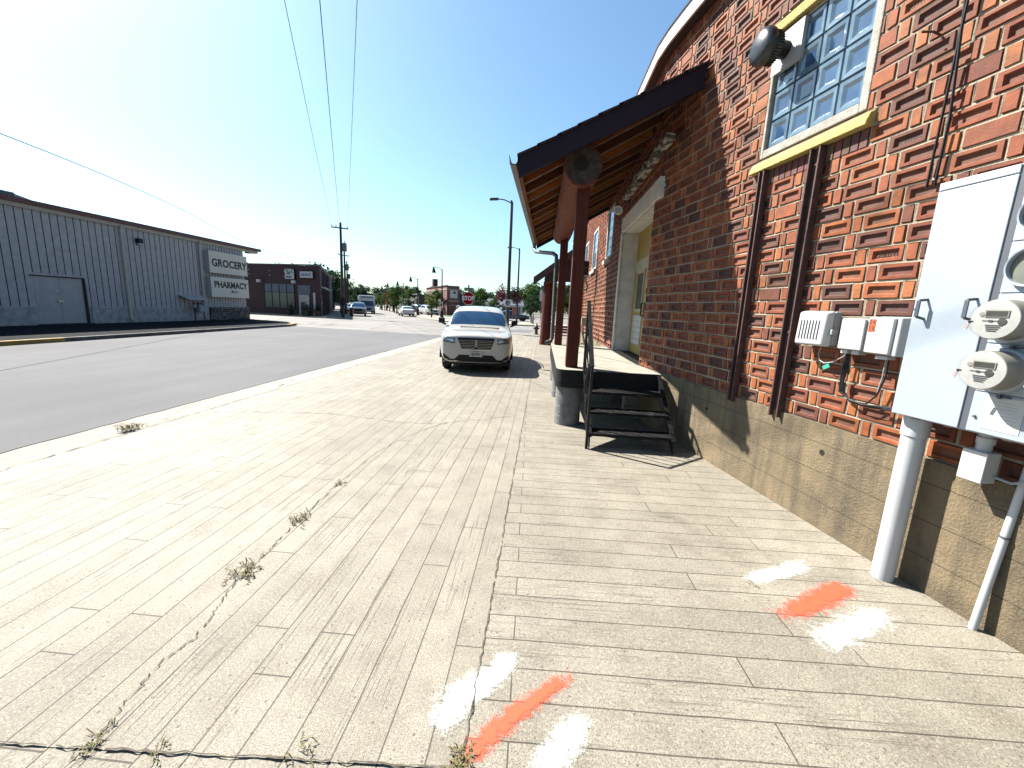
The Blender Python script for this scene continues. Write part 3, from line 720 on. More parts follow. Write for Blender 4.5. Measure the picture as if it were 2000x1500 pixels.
def meter(z, s_=-1.022):
    mt = thing('electric_meter', None, None); mt.parent = cab; c = W(s_, CO, z); mt.location = c-cab.location
    R = .099
    b = MB(); b.lathe([(R*1.12, .004), (R*1.14, .02), (R*1.08, .03), (R*1.02, .032)], c, WN, 36); b.build('meter_ring', M['cab'], mt, smooth=True)
    b = MB(); b.lathe([(R*.99, .03), (R*.985, .125), (R*.95, .137), (R*.93, .138)], c, WN, 36); b.build('meter_body', M['meter_body'], mt, smooth=True)
    b = MB(); b.lathe([(R*.93, .1385), (R*.6, .140), (0, .140)], c, WN, 36); b.build('meter_face', M['meter_face'], mt)
    b = MB(); b.lathe([(R*1.0, .06), (R*.99, .147), (R*.93, .159), (R*.5, .163), (0, .1635)], c, WN, 36); b.build('meter_glass', M['meter_glass'], mt, smooth=True)
    u = -WD; cc = c+WN*.142
    def pl(name, x0, x1, z0, z1, m, d=.001):
        b = MB(lambda x, o, zz: cc+u*x+WN*o+V((0, 0, zz))); b.box((x0, 0, z0), (x1, d, z1)); return b.build(name, m, mt)
    pl('display_frame', -.038, .052, .010, .044, M['meter_body'], .002); pl('display', -.033, .047, .014, .040, M['lcd'], .003)
    for k in range(4): pl('printed_line', -.03+.003*k, .036-.006*k, -.030-.009*k, -.0265-.009*k, M['ink'])
    pl('printed_line', -.045, .05, -.0080, -.0055, M['ink']); pl('barcode', -.02, -.004, -.012, -.003, M['ink'], .0016)
    b = MB(); b.lathe([(.0, 0), (.017, .001), (.0, .0015)], cc+u*.032+V((0, 0, -.010)), WN, 14); b.build('round_mark', M['ink'], mt)
    b = MB(); b.lathe([(.0, 0), (.011, .001), (.0, .0015)], cc-u*.050+V((0, 0, .024)), WN, 14); b.build('round_mark', M['meter_body'], mt)
    e = c+WN*.10-u*R*1.0
    b = MB(); b.bar(e+u*.03+WN*.03+V((0, 0, -.012)), e-u*.004+WN*.03+V((0, 0, -.014)), .014, .018, WN); b.build('lock', M['black_metal'], mt, .003)
    b = MB(); b.bar(e-u*.006+WN*.03+V((0, 0, -.018)), e-u*.016+WN*.03+V((0, 0, -.055)), .012, .004, WN); b.build('seal_tag', M['seal_red'], mt)
    b = MB(W); b.box((s_-.055, CO+.004, z-.135), (s_-.0, CO+.012, z-.125)); b.box((s_-.02, CO+.004, z-.14), (s_-.01, CO+.02, z-.120)); b.build('latch', M['cab_dark'], mt)
meter(1.70); meter(1.452); meter(1.452, -1.30)
def blank(z, s_=-1.035):
    mt = thing('blank_socket', None, None); mt.parent = cab; c = W(s_, CO, z); mt.location = c-cab.location; R = .088
    b = MB(); b.lathe([(R*1.02, .004), (R*1.10, .03), (R*1.06, .036), (R*.99, .034), (R*.97, .012)], c, WN, 36); b.build('socket_ring', M['cab'], mt, smooth=True)
    b = MB(); b.lathe([(R*.98, .012), (0, .013)], c, WN, 36); b.build('socket_cover', mat('dusty_cover', (.27, .28, .22), (.20, .21, .18), .35, scale=14), mt)
blank(1.955); blank(2.205); blank(1.70, -1.30); blank(1.955, -1.30)
b = MB(W); b.box((-1.135, CO+.004, 1.148), (-.985, CO+.006, 1.318)); lb = b.build('instruction_label', M['paper'], cab)
b = MB(W)
for k in range(9): b.box((-1.12+random.uniform(0, .03), CO+.006, 1.160+k*.0165), (-.995-random.uniform(0, .03), CO+.0066, 1.1615+k*.0165))
b.build('printed_line', mat('faint_ink', (.45, .45, .45), None, .7), lb)
b = MB()
for s_, z in ((-.955, 1.20), (-.56, 1.75)): b.lathe([(.007, 0), (.007, .008), (0, .009)], W(s_, CO+.004, z), WN, 8)
b.build('screw', M['cab_dark'], cab)
b = MB(W)
for s_ in (-.63, -.80, -1.06): b.box((s_-.03, .12, 1.098), (s_+.01, .2, 1.114))
b.build('bottom_clip', mat('galvanised_clip', (.33, .29, .22), None, .5, metal=.5), cab)

pp = thing('conduit_pipe', 'thick white plastic pipe standing on the pavement under the cabinet', 'pipe', (2.347, 2.631, 0))
b = MB(); b.lathe([(.060, 0), (.060, 1.0), (.060, 1.005)], (2.347, 2.631, 0), (0, 0, 1), 32); b.build('pipe', M['pvc'], pp, smooth=True)
b = MB(); b.lathe([(.061, .98), (.067, .985), (.068, 1.09), (.064, 1.112)], (2.347, 2.631, 0), (0, 0, 1), 32); b.build('pipe_collar', M['pvc'], pp, smooth=True)
cp = thing('conduit_pole', 'thin white leaning conduit with a dark coupling, rising from the pavement at the right edge', 'pipe', (2.497, 2.2, 0))
b = MB(); b.tube([(2.497, 2.2, 0), (2.552, 2.205, .83), (2.575, 2.21, 1.12)], .019, 14); b.build('pipe', M['pvc'], cp, smooth=True)
b = MB(); b.tube([(2.5335, 2.203, .555), (2.5345, 2.203, .565)], .022, 14); b.build('coupling', M['cab_dark'], cp)
jb = thing('junction_box', 'small white box with a corner facing out, hung below the meter cabinet', 'electrical box', W(-.93, .1, .83))
b = MB(W); b.box((-.985, .06, .83), (-.875, .155, 1.0)); b.build('box_body', M['box_white'], jb, .004)
b = MB(); b.lathe([(.032, 0), (.032, .04), (.038, .041), (.038, .075), (.03, .076), (.03, .125)], W(-.93, .10, 1.0), (0, 0, 1), 20); b.build('neck', M['pvc'], jb, smooth=True)
b = MB(); b.tube([W(-.99, .08, .87), W(-1.05, .06, .86), W(-1.12, .04, .90)], .008, 6); b.build('cable', M['box_grey'], jb)

# three communication boxes
vb = thing('vented_box', 'white louvred plastic box with rounded corners, leftmost of the wall boxes', 'electrical box', W(.26, .08, 1.46), 'telecom boxes on the brick wall')
b = MB(W); b.box((.125, .015, 1.475), (.40, .075, 1.735)); b.build('box_back', M['box_grey'], vb, .012)
b = MB(W); b.hexa([(.12, .075, 1.462), (.41, .075, 1.462), (.40, .15, 1.47), (.135, .15, 1.47)], [(.12, .075, 1.742), (.41, .075, 1.742), (.395, .14, 1.728), (.14, .14, 1.728)]); b.build('box_lid', M['box_white'], vb, .018, smooth=True, seg=3)
b = MB(W)
for k in range(7): b.hexa([(.188+k*.028, .1495, 1.515), (.193+k*.028, .1495, 1.515), (.193+k*.028, .154, 1.515), (.188+k*.028, .154, 1.515)], [(.188+k*.028, .141, 1.665), (.193+k*.028, .141, 1.665), (.193+k*.028, .1475, 1.665), (.188+k*.028, .1475, 1.665)])
b.build('louvre_slot', mat('slot_grey', (.13, .14, .15), None, .7), vb)
b = MB(W); b.box((.10, .06, 1.56), (.125, .11, 1.60)); b.build('lid_latch', M['box_grey'], vb, .004)
sb = thing('splice_box', 'pale square plastic box in the middle of the wall boxes', 'electrical box', W(-.09, .08, 1.46), 'telecom boxes on the brick wall')
b = MB(W); b.box((-.175, .015, 1.46), (.03, .10, 1.69)); b.build('box_body', M['box_grey'], sb, .008)
b = MB(W); b.box((-.150, .10, 1.465), (.028, .118, 1.685)); ld = b.build('box_lid', M['box_white'], sb, .006)
b = MB(W); b.box((-.12, .02, 1.43), (-.065, .09, 1.459)); b.build('cable_gland', M['box_white'], sb, .003)
b = MB(W); b.box((-.03, .02, 1.43), (.02, .09, 1.459)); b.build('cable_gland', M['box_white'], sb, .003)
b = MB(W)
for k in range(3): b.box((-.10+.01*k, .118, 1.635-.014*k), (-.03, .1187, 1.6375-.014*k))
b.build('printed_line', mat('faint_ink2', (.5, .5, .5), None, .7), ld)
nb = thing('numbered_box', 'white plastic box with an orange number sticker, beside the tall cabinet', 'electrical box', W(-.3, .08, 1.46), 'telecom boxes on the brick wall')
b = MB(W); b.hexa([(-.47, .015, 1.445), (-.182, .015, 1.445), (-.182, .10, 1.45), (-.40, .13, 1.45)], [(-.47, .015, 1.71), (-.182, .015, 1.71), (-.182, .10, 1.70), (-.40, .13, 1.70)]); b.build('box_body', M['box_grey'], nb, .006)
b = MB(W); b.hexa([(-.37, .128, 1.455), (-.178, .103, 1.455), (-.178, .12, 1.46), (-.36, .145, 1.46)], [(-.37, .128, 1.70), (-.178, .103, 1.70), (-.178, .12, 1.693), (-.36, .145, 1.693)]); bl = b.build('box_lid', M['box_white'], nb, .005)
b = MB(W); b.box((-.33, .03, 1.42), (-.25, .10, 1.444)); b.build('cable_gland', M['box_white'], nb, .003)
b = MB(W); b.box((-.45, .02, 1.712), (-.41, .05, 1.73)); b.build('mounting_lug', M['box_white'], nb, .003)
sx = (W(-.36, .145, 1.58)-W(-.178, .12, 1.58)).normalized(); so_ = V((0, 0, 1)).cross(sx); so_ = so_ if so_ @ WN > 0 else -so_
o_ = W(-.178, .12, 1.69)+so_*.0015
b = MB(lambda x, o, z: o_+sx*x+so_*o+V((0, 0, z))); b.box((.008, 0, -.088), (.058, .0015, -.002)); st = b.build('number_sticker', mat('orange_sticker', (.80, .13, .03), None, .5), bl)
for k, (t_, x, z) in enumerate((('0', .021, -.024), ('4', .046, -.024), ('5', .021, -.066), ('8', .046, -.066))):
    text_mesh('digit', t_, .044, M['ink'], st, o_+sx*x+so_*.0018+V((0, 0, z)), sx, (0, 0, 1), .0004, .001, sx=.75)
cb = thing('cable_bundle', 'black cables looping from the wall boxes into the tall cabinet', 'cables', W(-.1, .05, 1.05))
for k, dx in enumerate((0, .008, -.008, .014)):
    b = MB(); b.tube([W(-.01+dx, .05, 1.45), W(-.005+dx, .045+dx, 1.33), W(.0+dx, .05, 1.22), W(-.02+dx, .05+dx, 1.14), W(-.09, .05, 1.085+dx*.6), W(-.2, .05+dx, 1.075+dx*.5), W(-.36, .05, 1.09+dx), W(-.56, .06, 1.115+dx*.4)], .0065 if k < 3 else .005, 6); b.build('cable', M['black_metal'], cb, smooth=True)
for k in (0, 1):
    b = MB(); b.tube([W(-.285-.02*k, .05, 1.43), W(-.29-.02*k, .055, 1.30), W(-.27, .05, 1.16), W(-.21, .05, 1.09), W(-.12, .05, 1.085)], .006 if k else .004, 6); b.build('cable', [M['black_metal'], M['box_grey']][k == 0], cb, smooth=True)
gt = thing('cable_tag', 'turquoise tag on a thin grey wire under the louvred box', 'tag', W(.12, .05, 1.31))
b = MB(); b.tube([W(.22, .06, 1.46), W(.235, .06, 1.40), W(.21, .06, 1.35), W(.16, .07, 1.335), W(.10, .06, 1.35), W(.03, .05, 1.40), W(.0, .05, 1.43)], .004, 6); b.build('wire', M['box_grey'], gt, smooth=True)
b = MB(); b.bar(W(.145, .085, 1.297), W(.095, .085, 1.327), .006, .032, V((0, 0, 1))); b.build('tag', mat('turquoise_plastic', (.05, .52, .36), None, .5), gt)
# ================================================================== loading dock
M['dock_top'] = mat('dock_concrete', (.50, .455, .37), (.40, .355, .28), .9, scale=3.5, bd=.01, bs=70)
M['tar'] = mat('black_band', (.010, .010, .011), (.024, .024, .025), .7, spec=.2, scale=18, bd=.01, bs=50)
M['pier'] = mat('grey_pier_block', (.30, .30, .295), (.20, .20, .20), .85, scale=8, bd=.01, bs=50)
M['block'] = mat('concrete_block', (.30, .295, .28), (.22, .215, .2), .9, scale=8)
dock = thing('loading_dock', 'raised concrete loading dock with black edge band on round grey piers', 'loading dock', (.9, 8, 0))
def rr(x0, y0, y1, r, x1a, x1b):
    pts = [(x1a, y0)]
    for k in range(9):
        a = PI/2*k/8; pts.append((x0+r-r*math.sin(a), y0+r-r*math.cos(a)))
    for k in range(9):
        a = PI/2*k/8; pts.append((x0+r-r*math.cos(a), y1-r+r*math.sin(a)))
    pts.append((x1b, y1)); return pts
top = rr(.245, 5.76, 10.15, .16, 1.70, 1.575)
top = top[:-1]+[(1.575, 10.15), (1.575, 7.2), (1.60, 6.6), (1.66, 6.2)]
b = MB(); b.prism(top, .80, .842); b.build('dock_slab', M['dock_top'], dock, .006)
b = MB(); outer = rr(.235, 5.75, 10.16, .17, 1.66, 1.57); inner = rr(.285, 5.80, 10.11, .12, 1.66, 1.57)
for k in range(len(outer)-1):
    b.hexa([(*outer[k], .585), (*outer[k+1], .585), (*inner[k+1], .585), (*inner[k], .585)], [(*outer[k], .838), (*outer[k+1], .838), (*inner[k+1], .838), (*inner[k], .838)])
b.build('edge_band', M['tar'], dock)
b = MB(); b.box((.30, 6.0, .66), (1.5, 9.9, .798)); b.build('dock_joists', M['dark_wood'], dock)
for (x, y) in ((.45, 6.02), (.45, 7.95), (.45, 9.85)):
    b = MB(); pr = []
    for k in range(4): pr += [(.186, .002+k*.148), (.19, .012+k*.148), (.19, .138+k*.148), (.186, .147+k*.148)]
    b.lathe(pr, (x, y, 0), (0, 0, 1), 28); b.build('pier', M['pier'], dock)
for (x, y, z) in ((1.38, 6.5, 0), (1.38, 6.5, .2), (1.38, 6.5, .4), (.98, 7.6, 0), (1.02, 7.6, .2)):
    b = MB(); b.box((x, y, z), (x+.39, y+.19, z+.195)); b.build('support_block', M['block'], dock, .006)

# stairs
st = thing('steel_stairs', 'black steel steps with a single barred handrail leading up to the loading dock', 'stairs', (1.15, 5.3, 0))
for x in (.655, 1.655):
    b = MB(); b.hexa([(x-.006, 4.84, 0), (x+.006, 4.84, 0), (x+.006, 5.74, .60), (x-.006, 5.74, .60)][0:4], [(x-.006, 4.84, .16), (x+.006, 4.84, .16), (x+.006, 5.74, .82), (x-.006, 5.74, .82)]); b.build('stringer', M['black_metal'], st)
    b = MB(); b.bar((x, 4.84, .165), (x, 5.74, .825), .05, .008); b.build('stringer_flange', M['black_metal'], st)
M['tread'] = mat('worn_tread', (.012, .012, .013), (.10, .09, .08), .75, scale=14, lo=.55, hi=.8, spec=.15)
for k in range(3):
    y, z = 5.00+.25*k, .20+.212*k
    b = MB(); b.box((.662, y-.13, z-.035), (1.649, y+.13, z)); b.build('tread', M['tread'], st, .004)
b = MB(); x = .625
lo, hi = V((x, 4.87, 1.02)), V((x, 5.78, 1.80))
b.bar((x, 4.87, 0), lo+V((0, 0, .01)), .032, .032, (0, 1, 0)); b.build('newel', M['black_metal'], st)
b = MB(); b.bar((x, 5.78, .60), hi+V((0, 0, .01)), .032, .032, (0, 1, 0)); b.build('newel', M['black_metal'], st)
b = MB(); b.bar(lo, hi, .045, .016); b.bar(hi, hi+V((0, .08, .0)), .045, .016); hr = b.build('handrail', M['black_metal'], st)
b = MB(); b.bar((x, 4.87, .16), (x, 5.78, .92), .03, .014); b.build('lower_rail', M['black_metal'], hr)
for k in range(1, 7):
    t = k/7; y = 4.87+.91*t
    b = MB(); pts = []
    for q in range(11):
        pts.append((x+.012*math.sin(q*PI/2.5)*(1 if k % 2 else -1), y, .17+.76*t+(.84+.0*t)*q/10))
    b.tube(pts, .0105, 6); b.build('baluster', M['black_metal'], hr)

# ================================================================== canopy
M['fascia_dark'] = mat('dark_purple_fascia', (.022, .013, .028), (.030, .018, .036), .7, scale=5, spec=.2)
M['shingle'] = mat('dark_shingle', (.03, .026, .032), (.055, .045, .05), .9, scale=30, bd=.02, bs=60)
def wood(name, c1, c2, dark, rough=.6, st=(9, .7, 9), knots=True):
    m, nt, b = newmat(name); vec = coord(nt, 'Object', st); v0 = coord(nt)
    n1 = noise(nt, vec, 3, 6, .65); n2 = noise(nt, v0, 2.2, 3); 
    c = mixc(nt, ramp(nt, n1, .35, .65), c1, c2); c = mixc(nt, mth(nt, 'MULTIPLY', ramp(nt, n1, .60, .72), .7), c, dark)
    c = mixc(nt, mth(nt, 'MULTIPLY', ramp(nt, n2, .62, .72), .6), c, dark)
    L(nt, c, b.inputs['Base Color']); b.inputs['Roughness'].default_value = rough; b.inputs['Specular IOR Level'].default_value = .22; bump(nt, b, n1, .02, .7); return m
M['deck_wood'] = wood('stained_decking', (.36, .11, .025), (.26, .07, .017), (.08, .022, .009), .6, (.8, 9, 9))
M['rafter_wood'] = wood('rafter_wood', (.34, .11, .035), (.24, .07, .02), (.08, .025, .012), .6, (.8, 9, 9))
M['rafter_edge'] = mat('lit_edge', (.30, .20, .14), (.20, .13, .09), .8, scale=9)  # light on the rafters' bottom edges, painted in as a paler colour
RW = [M['rafter_wood'], wood('rafter_bright', (.56, .21, .05), (.44, .15, .035), (.12, .035, .012), .6, (.8, 9, 9)), wood('rafter_dark', (.17, .05, .02), (.12, .034, .014), (.05, .016, .01), .6, (.8, 9, 9))]
M['log'] = wood('stained_log', (.30, .09, .05), (.15, .034, .018), (.06, .016, .010), .75, (14, 2.2, 14))
M['post'] = wood('stained_post', (.155, .027, .011), (.10, .017, .008), (.03, .007, .005), .6, (9, 9, .6))
M['end_grain'] = mat('weathered_end_grain', (.10, .075, .06), (.035, .028, .024), .9, scale=9, bd=.02, bs=40)
M['gutter_metal'] = mat('weathered_gutter', (.20, .18, .155), (.15, .135, .12), .5, scale=4)
can = thing('dock_canopy', 'timber canopy with dark fascia, log beam and two red posts over the loading dock', 'canopy', (.5, 8.5, .84))
YN, YF = 5.62, 11.75
def cx_(u, y):
    t = (y-YN)/(YF-YN); xe = -.40+.14*t; xw = 1.78 if y < 6.1 else 1.60
    return xe+(xw-xe)*u
def CZ(u, o=0): return 3.575+1.05*u+o
def CT(u, y, o): return V((cx_(u, y), y, CZ(u, o)))
b = MB(CT); nb = 24
for k in range(nb):
    y0 = YN+.03+(YF-YN-.06)*k/nb; y1 = YN+.03+(YF-YN-.06)*(k+1)/nb
    b.hexa([(0, y0, -.05), (1, y0, -.05), (1, y1, -.05), (0, y1, -.05)], [(0, y0, -.02), (1, y0, -.02), (1, y1, -.02), (0, y1, -.02)])
b.build('roof_deck', M['deck_wood'], can)
b = MB(CT)
for k in range(9):
    u0, u1 = k/9-.012, (k+1)/9+.012
    b.hexa([(u0, YN-.05, -.018), (u1, YN-.05, -.018), (u1, YF+.05, -.018), (u0, YF+.05, -.018)], [(u0, YN-.05, .012), (u1, YN-.05, -.004), (u1, YF+.05, -.004), (u0, YF+.05, .012)])
b.build('roof_shingles', M['shingle'], can)
for y in (YN, YF-.03):
    b = MB(CT); b.hexa([(0, y-.02, -.275), (1, y-.02, -.275), (1, y+.025, -.275), (0, y+.025, -.275)], [(0, y-.02, -.022), (1, y-.02, -.022), (1, y+.025, -.022), (0, y+.025, -.022)]); b.build('gable_fascia', M['fascia_dark'], can)
ny = 13
for k in range(ny):
    y = YN+.10+(YF-YN-.33)*k/(ny-1)
    b = MB(CT); b.hexa([(.015, y-.022, -.19), (.985, y-.022, -.19), (.985, y+.022, -.19), (.015, y+.022, -.19)], [(.015, y-.022, -.051), (.985, y-.022, -.051), (.985, y+.022, -.051), (.015, y+.022, -.051)]); ro = b.build('rafter', RW[(1, 0, 2, 1, 0, 2, 0, 1, 2, 0, 2, 1, 0)[k]], can)
    b = MB(CT); b.hexa([(.015, y-.023, -.202), (.985, y-.023, -.202), (.985, y+.023, -.202), (.015, y+.023, -.202)], [(.015, y-.023, -.191), (.985, y-.023, -.191), (.985, y+.023, -.191), (.015, y+.023, -.191)]); b.build('lit_edge', M['rafter_edge'], ro)  # thin pale strip whose colour stands in for the lit underside
b = MB(CT); b.hexa([(-.004, YN+.026, -.20), (.012, YN+.026, -.20), (.012, YF-.06, -.20), (-.004, YF-.06, -.20)], [(-.004, YN+.026, -.022), (.012, YN+.026, -.022), (.012, YF-.06, -.022), (-.004, YF-.06, -.022)]); b.build('eave_board', M['rafter_wood'], can)
# log beam
b = MB(); pts = []; rs = []
for k in range(13):
    t = k/12; pts.append((.425-.05*t, 5.84+5.0*t, 3.535-.03*t+.012*math.sin(k*1.7))); rs.append(.245-.02*t+random.uniform(-.008, .008))
b.tube(pts, rs, 18, True, .035); b.build('log_beam', M['log'], can, smooth=True)
b = MB(); b.lathe([(.235, .004), (.22, .012), (.12, .006), (.10, -.05), (0, -.06)], (.425, 5.84, 3.535), (0, -1, 0), 22); b.build('log_end', M['end_grain'], can)
# the log end's hollow
b = MB(); b.lathe([(.085, .0), (.09, .012), (.05, .014), (0, .014)], (.40, 5.832, 3.55), (0, -1, 0), 9); b.build('log_hollow', M['hole'], can)
for (x, y, wd) in ((.465, 6.08, .175), (.415, 10.02, .175)):
    b = MB(); b.box((x-wd/2, y-wd/2, .846), (x+wd/2, y+wd/2, 3.345)); b.build('post', M['post'], can, .012)
# gutter and downspout
b = MB(); g0, g1 = V((-.47, YN-.02, 3.46)), V((-.325, YF+.03, 3.40))
prof = [(-.055, .10), (-.062, .105), (-.05, 0), (.03, -.012), (.055, .03), (.055, .11), (.048, .11), (.047, .035), (.026, .0), (-.044, .010)]
r0 = [b.p((g0.x+px, g0.y, g0.z+pz)) for px, pz in prof]; r1 = [b.p((g1.x+px, g1.y, g1.z+pz)) for px, pz in prof]
for k in range(len(prof)): b.face(r0[k], r0[(k+1) % len(prof)], r1[(k+1) % len(prof)], r1[k])
b.face(*r1); b.build('gutter', M['gutter_metal'], can)
b = MB(); b.tube([(-.325, YF-.1, 3.40), (-.32, YF-.1, 3.27), (-.27, YF-.25, 3.19), (.18, 10.42, 3.02), (.255, 10.36, 2.96), (.265, 10.35, 2.86), (.27, 10.35, .98), (.24, 10.32, .90), (.12, 10.20, .86)], .048, 10); b.build('downspout', mat('grey_downspout', (.16, .17, .16), (.12, .125, .12), .45, scale=4), can, smooth=True)

# second canopy further along
c2 = thing('small_canopy', 'second small gabled canopy on a thick peeled log post further along the wall', 'canopy', (.3, 20.5, 0))
def C2(u, y, o): return V((-.50+2.15*u, y, 3.12+1.62*u+o))
b = MB(C2); b.hexa([(0, 19.5, -.03), (1, 19.5, -.03), (1, 23.5, -.03), (0, 23.5, -.03)], [(0, 19.5, 0), (1, 19.5, 0), (1, 23.5, 0), (0, 23.5, 0)]); b.build('roof_deck', M['shingle'], c2)
b = MB(C2); b.hexa([(0, 19.46, -.34), (1, 19.46, -.34), (1, 19.51, -.34), (0, 19.51, -.34)], [(0, 19.46, .02), (1, 19.46, .02), (1, 19.51, .02), (0, 19.51, .02)]); b.build('gable_fascia', mat('dark_red_fascia', (.07, .018, .014), (.04, .012, .010), .6, scale=8), c2)
b = MB(); b.hexa([(.05, 19.60, 2.98), (1.6, 19.60, 2.98), (1.6, 19.66, 2.98), (.05, 19.66, 2.98)], [(.05, 19.60, 3.28), (1.6, 19.60, 4.40), (1.6, 19.66, 4.40), (.05, 19.66, 3.28)]); b.build('gable_infill', M['dark_wood'], c2)
b = MB(); b.tube([(.20, 20.2, 0), (.20, 20.2, .5), (.215, 20.2, 1.6), (.22, 20.2, 3.0)], [.30, .27, .26, .25], 14, True, .05); b.build('log_post', M['post'], c2, smooth=True)
b = MB(); b.tube([(.22, 19.7, 3.1), (.24, 23.2, 3.1)], .22, 12, True, .04); b.build('log_beam', M['log'], c2, smooth=True)
# bench by the log post
bn = thing('bench', 'low wooden slat bench behind the thick log post', 'bench', (.95, 20.6, 0))
for k in range(4):
    b = MB(); b.box((.62, 20.4+.11*k, .44), (1.5, 20.49+.11*k, .48)); b.build('seat_slat', M['rafter_wood'], bn)
for k in range(3):
    b = MB(); b.box((.62, 20.86, .56+.13*k), (1.5, 20.89, .66+.13*k)); b.build('back_slat', M['rafter_wood'], bn)
for x in (.70, 1.42):
    b = MB(); b.box((x-.03, 20.42, 0), (x+.03, 20.48, .44)); b.box((x-.03, 20.84, 0), (x+.03, 20.90, .95)); b.build('leg', M['black_metal'], bn)
# hanging number lantern
ln = thing('number_sign', 'black lantern-shaped box with small white figures 71 on a bracket from the brown timber post', 'sign', (1.28, 13.3, 2.6))
def lx(x, y, z): return V((1.24+x*.56, 13.3+y, 2.72+z*.56))
b = MB(lx); b.box((-.27, -.06, .0), (.20, .06, .84)); b.build('sign_box', M['black_metal'], ln, .01)
for a_, e_ in (((-.29, -.08, .84), (.22, .08, .87)), ((-.28, -.065, .48), (.21, .065, .50)), ((-.28, -.07, .0), (.21, .07, .11))):
    b = MB(lx); b.box(a_, e_); b.build('sign_trim', M['box_grey'], ln, .004)
b = MB(lx); b.box((-.23, -.066, .14), (.16, -.059, .45)); b.build('sign_glass', M['glass_dark'], ln)
text_mesh('figures', '71', .13, M['white_trim'], ln, (1.22, 13.245, 2.72+.37), (1, 0, 0), (0, 0, 1), .004, .006)
b = MB(); b.tube([(1.25, 13.45, 2.74), (1.30, 13.36, 2.6), (1.36, 13.34, 2.45), (1.33, 13.34, 2.3), (1.27, 13.36, 2.36)], .02, 6); b.build('scroll_bracket', M['black_metal'], ln)
# hand truck parked on the far end of the dock
ht = thing('hand_truck', 'old grey hand truck with a small black wheel leaning by the dock end', 'hand truck', (1.25, 11.0, 0))
for dx in (0, .18):
    b = MB(); b.tube([(1.10+dx, 11.4, 1.32), (1.12+dx, 11.3, 1.05), (1.22+dx, 11.1, .55), (1.28+dx, 10.95, .16)], .03, 6); b.build('rail', M['gutter_metal'], ht)
for z in (.5, .8, 1.1):
    b = MB(); b.bar((1.08+.0, 11.28, z), (1.36, 11.28, z), .05, .03); b.build('cross_bar', M['gutter_metal'], ht)
for x in (1.18, 1.50):
    b = MB(); b.lathe([(.02, -.03), (.12, -.03), (.14, 0), (.12, .03), (.02, .03)], (x, 11.05, .14), (1, 0, 0), 16); b.build('wheel', M['black_metal'], ht)
b = MB(); b.box((1.12, 10.85, .02), (1.44, 11.0, .04)); b.build('toe_plate', M['gutter_metal'], ht)
sbx = MB(); sbx.box((1.12, 11.9, 1.28), (1.30, 12.0, 1.50)); tag(sbx.build('meter_box', mat('cream_box', (.62, .56, .38), None, .6), None, .01), 'small cream box on the wall beyond the hand truck', 'electrical box')
# ================================================================== vehicles
def paint(name, col, metal=.0, rough=.25):
    m, nt, b = newmat(name); n = noise(nt, coord(nt), 3, 4)
    L(nt, mixc(nt, ramp(nt, n, .3, .7), tuple(c*1.15 for c in col), tuple(c*1.08 for c in col)), b.inputs['Base Color'])
    b.inputs['Roughness'].default_value = rough; b.inputs['Metallic'].default_value = metal; b.inputs['Coat Weight'].default_value = .7; b.inputs['Coat Roughness'].default_value = .04
    return m
M['tyre'] = mat('tyre_rubber', (.018, .018, .018), (.03, .03, .03), .85, scale=30)
M['rim'] = mat('alloy_rim', (.45, .46, .47), None, .3, metal=.9)
M['chrome'] = mat('chrome', (.75, .76, .78), None, .12, metal=1.)
M['car_black'] = mat('black_plastic', (.009, .009, .010), (.015, .015, .016), .55, scale=20, spec=.25)
M['glass_car'] = mat('car_glass', (.016, .055, .13), (.026, .08, .18), .12, scale=1.2, spec=.35)
M['lamp_glass'] = mat('lamp_glass', (.34, .36, .37), (.10, .10, .11), .1, scale=9, spec=.9)
M['tail_red'] = mat('tail_lamp', (.35, .01, .01), None, .2)
M['plate_white'] = mat('plate_white', (.72, .72, .70), None, .5)
def subd(mb, mats, lev=2):
    o = mb.build('tmp', mats)
    for p in o.data.polygons: p.use_smooth = True
    md = o.modifiers.new('s', 'SUBSURF'); md.levels = lev; md.render_levels = lev
    dg = bpy.context.evaluated_depsgraph_get(); me = bpy.data.meshes.new_from_object(o.evaluated_get(dg))
    bpy.data.objects.remove(o); return me
def split(me, idx, name, m, parent):
    bm = bmesh.new(); bm.from_mesh(me)
    bmesh.ops.delete(bm, geom=[f for f in bm.faces if f.material_index not in idx], context='FACES')
    for f in bm.faces: f.material_index = 0
    n = bpy.data.meshes.new(name); bm.to_mesh(n); bm.free(); n.materials.clear(); n.materials.append(m)
    for p in n.polygons: p.use_smooth = True
    o = bpy.data.objects.new(name, n); COL.objects.link(o); o.parent = parent; return o
SUV = dict(top=[(0, .89), (.10, .95), (.40, 1.0), (.9, 1.03), (1.45, 1.055)], ws=(1.50, 2.15), roof=[(2.15, 1.60), (2.8, 1.69), (3.6, 1.67), (4.2, 1.58)], rw=(4.2, 4.5), L=4.6, hw=.965, zb=1.13)
SEDAN = dict(top=[(0, .66), (.10, .72), (.45, .82), (.9, .88), (1.45, .94)], ws=(1.50, 2.35), roof=[(2.35, 1.37), (2.8, 1.43), (3.2, 1.42), (3.5, 1.36)], rw=(3.5, 4.25), L=4.8, hw=.92, zb=.96)
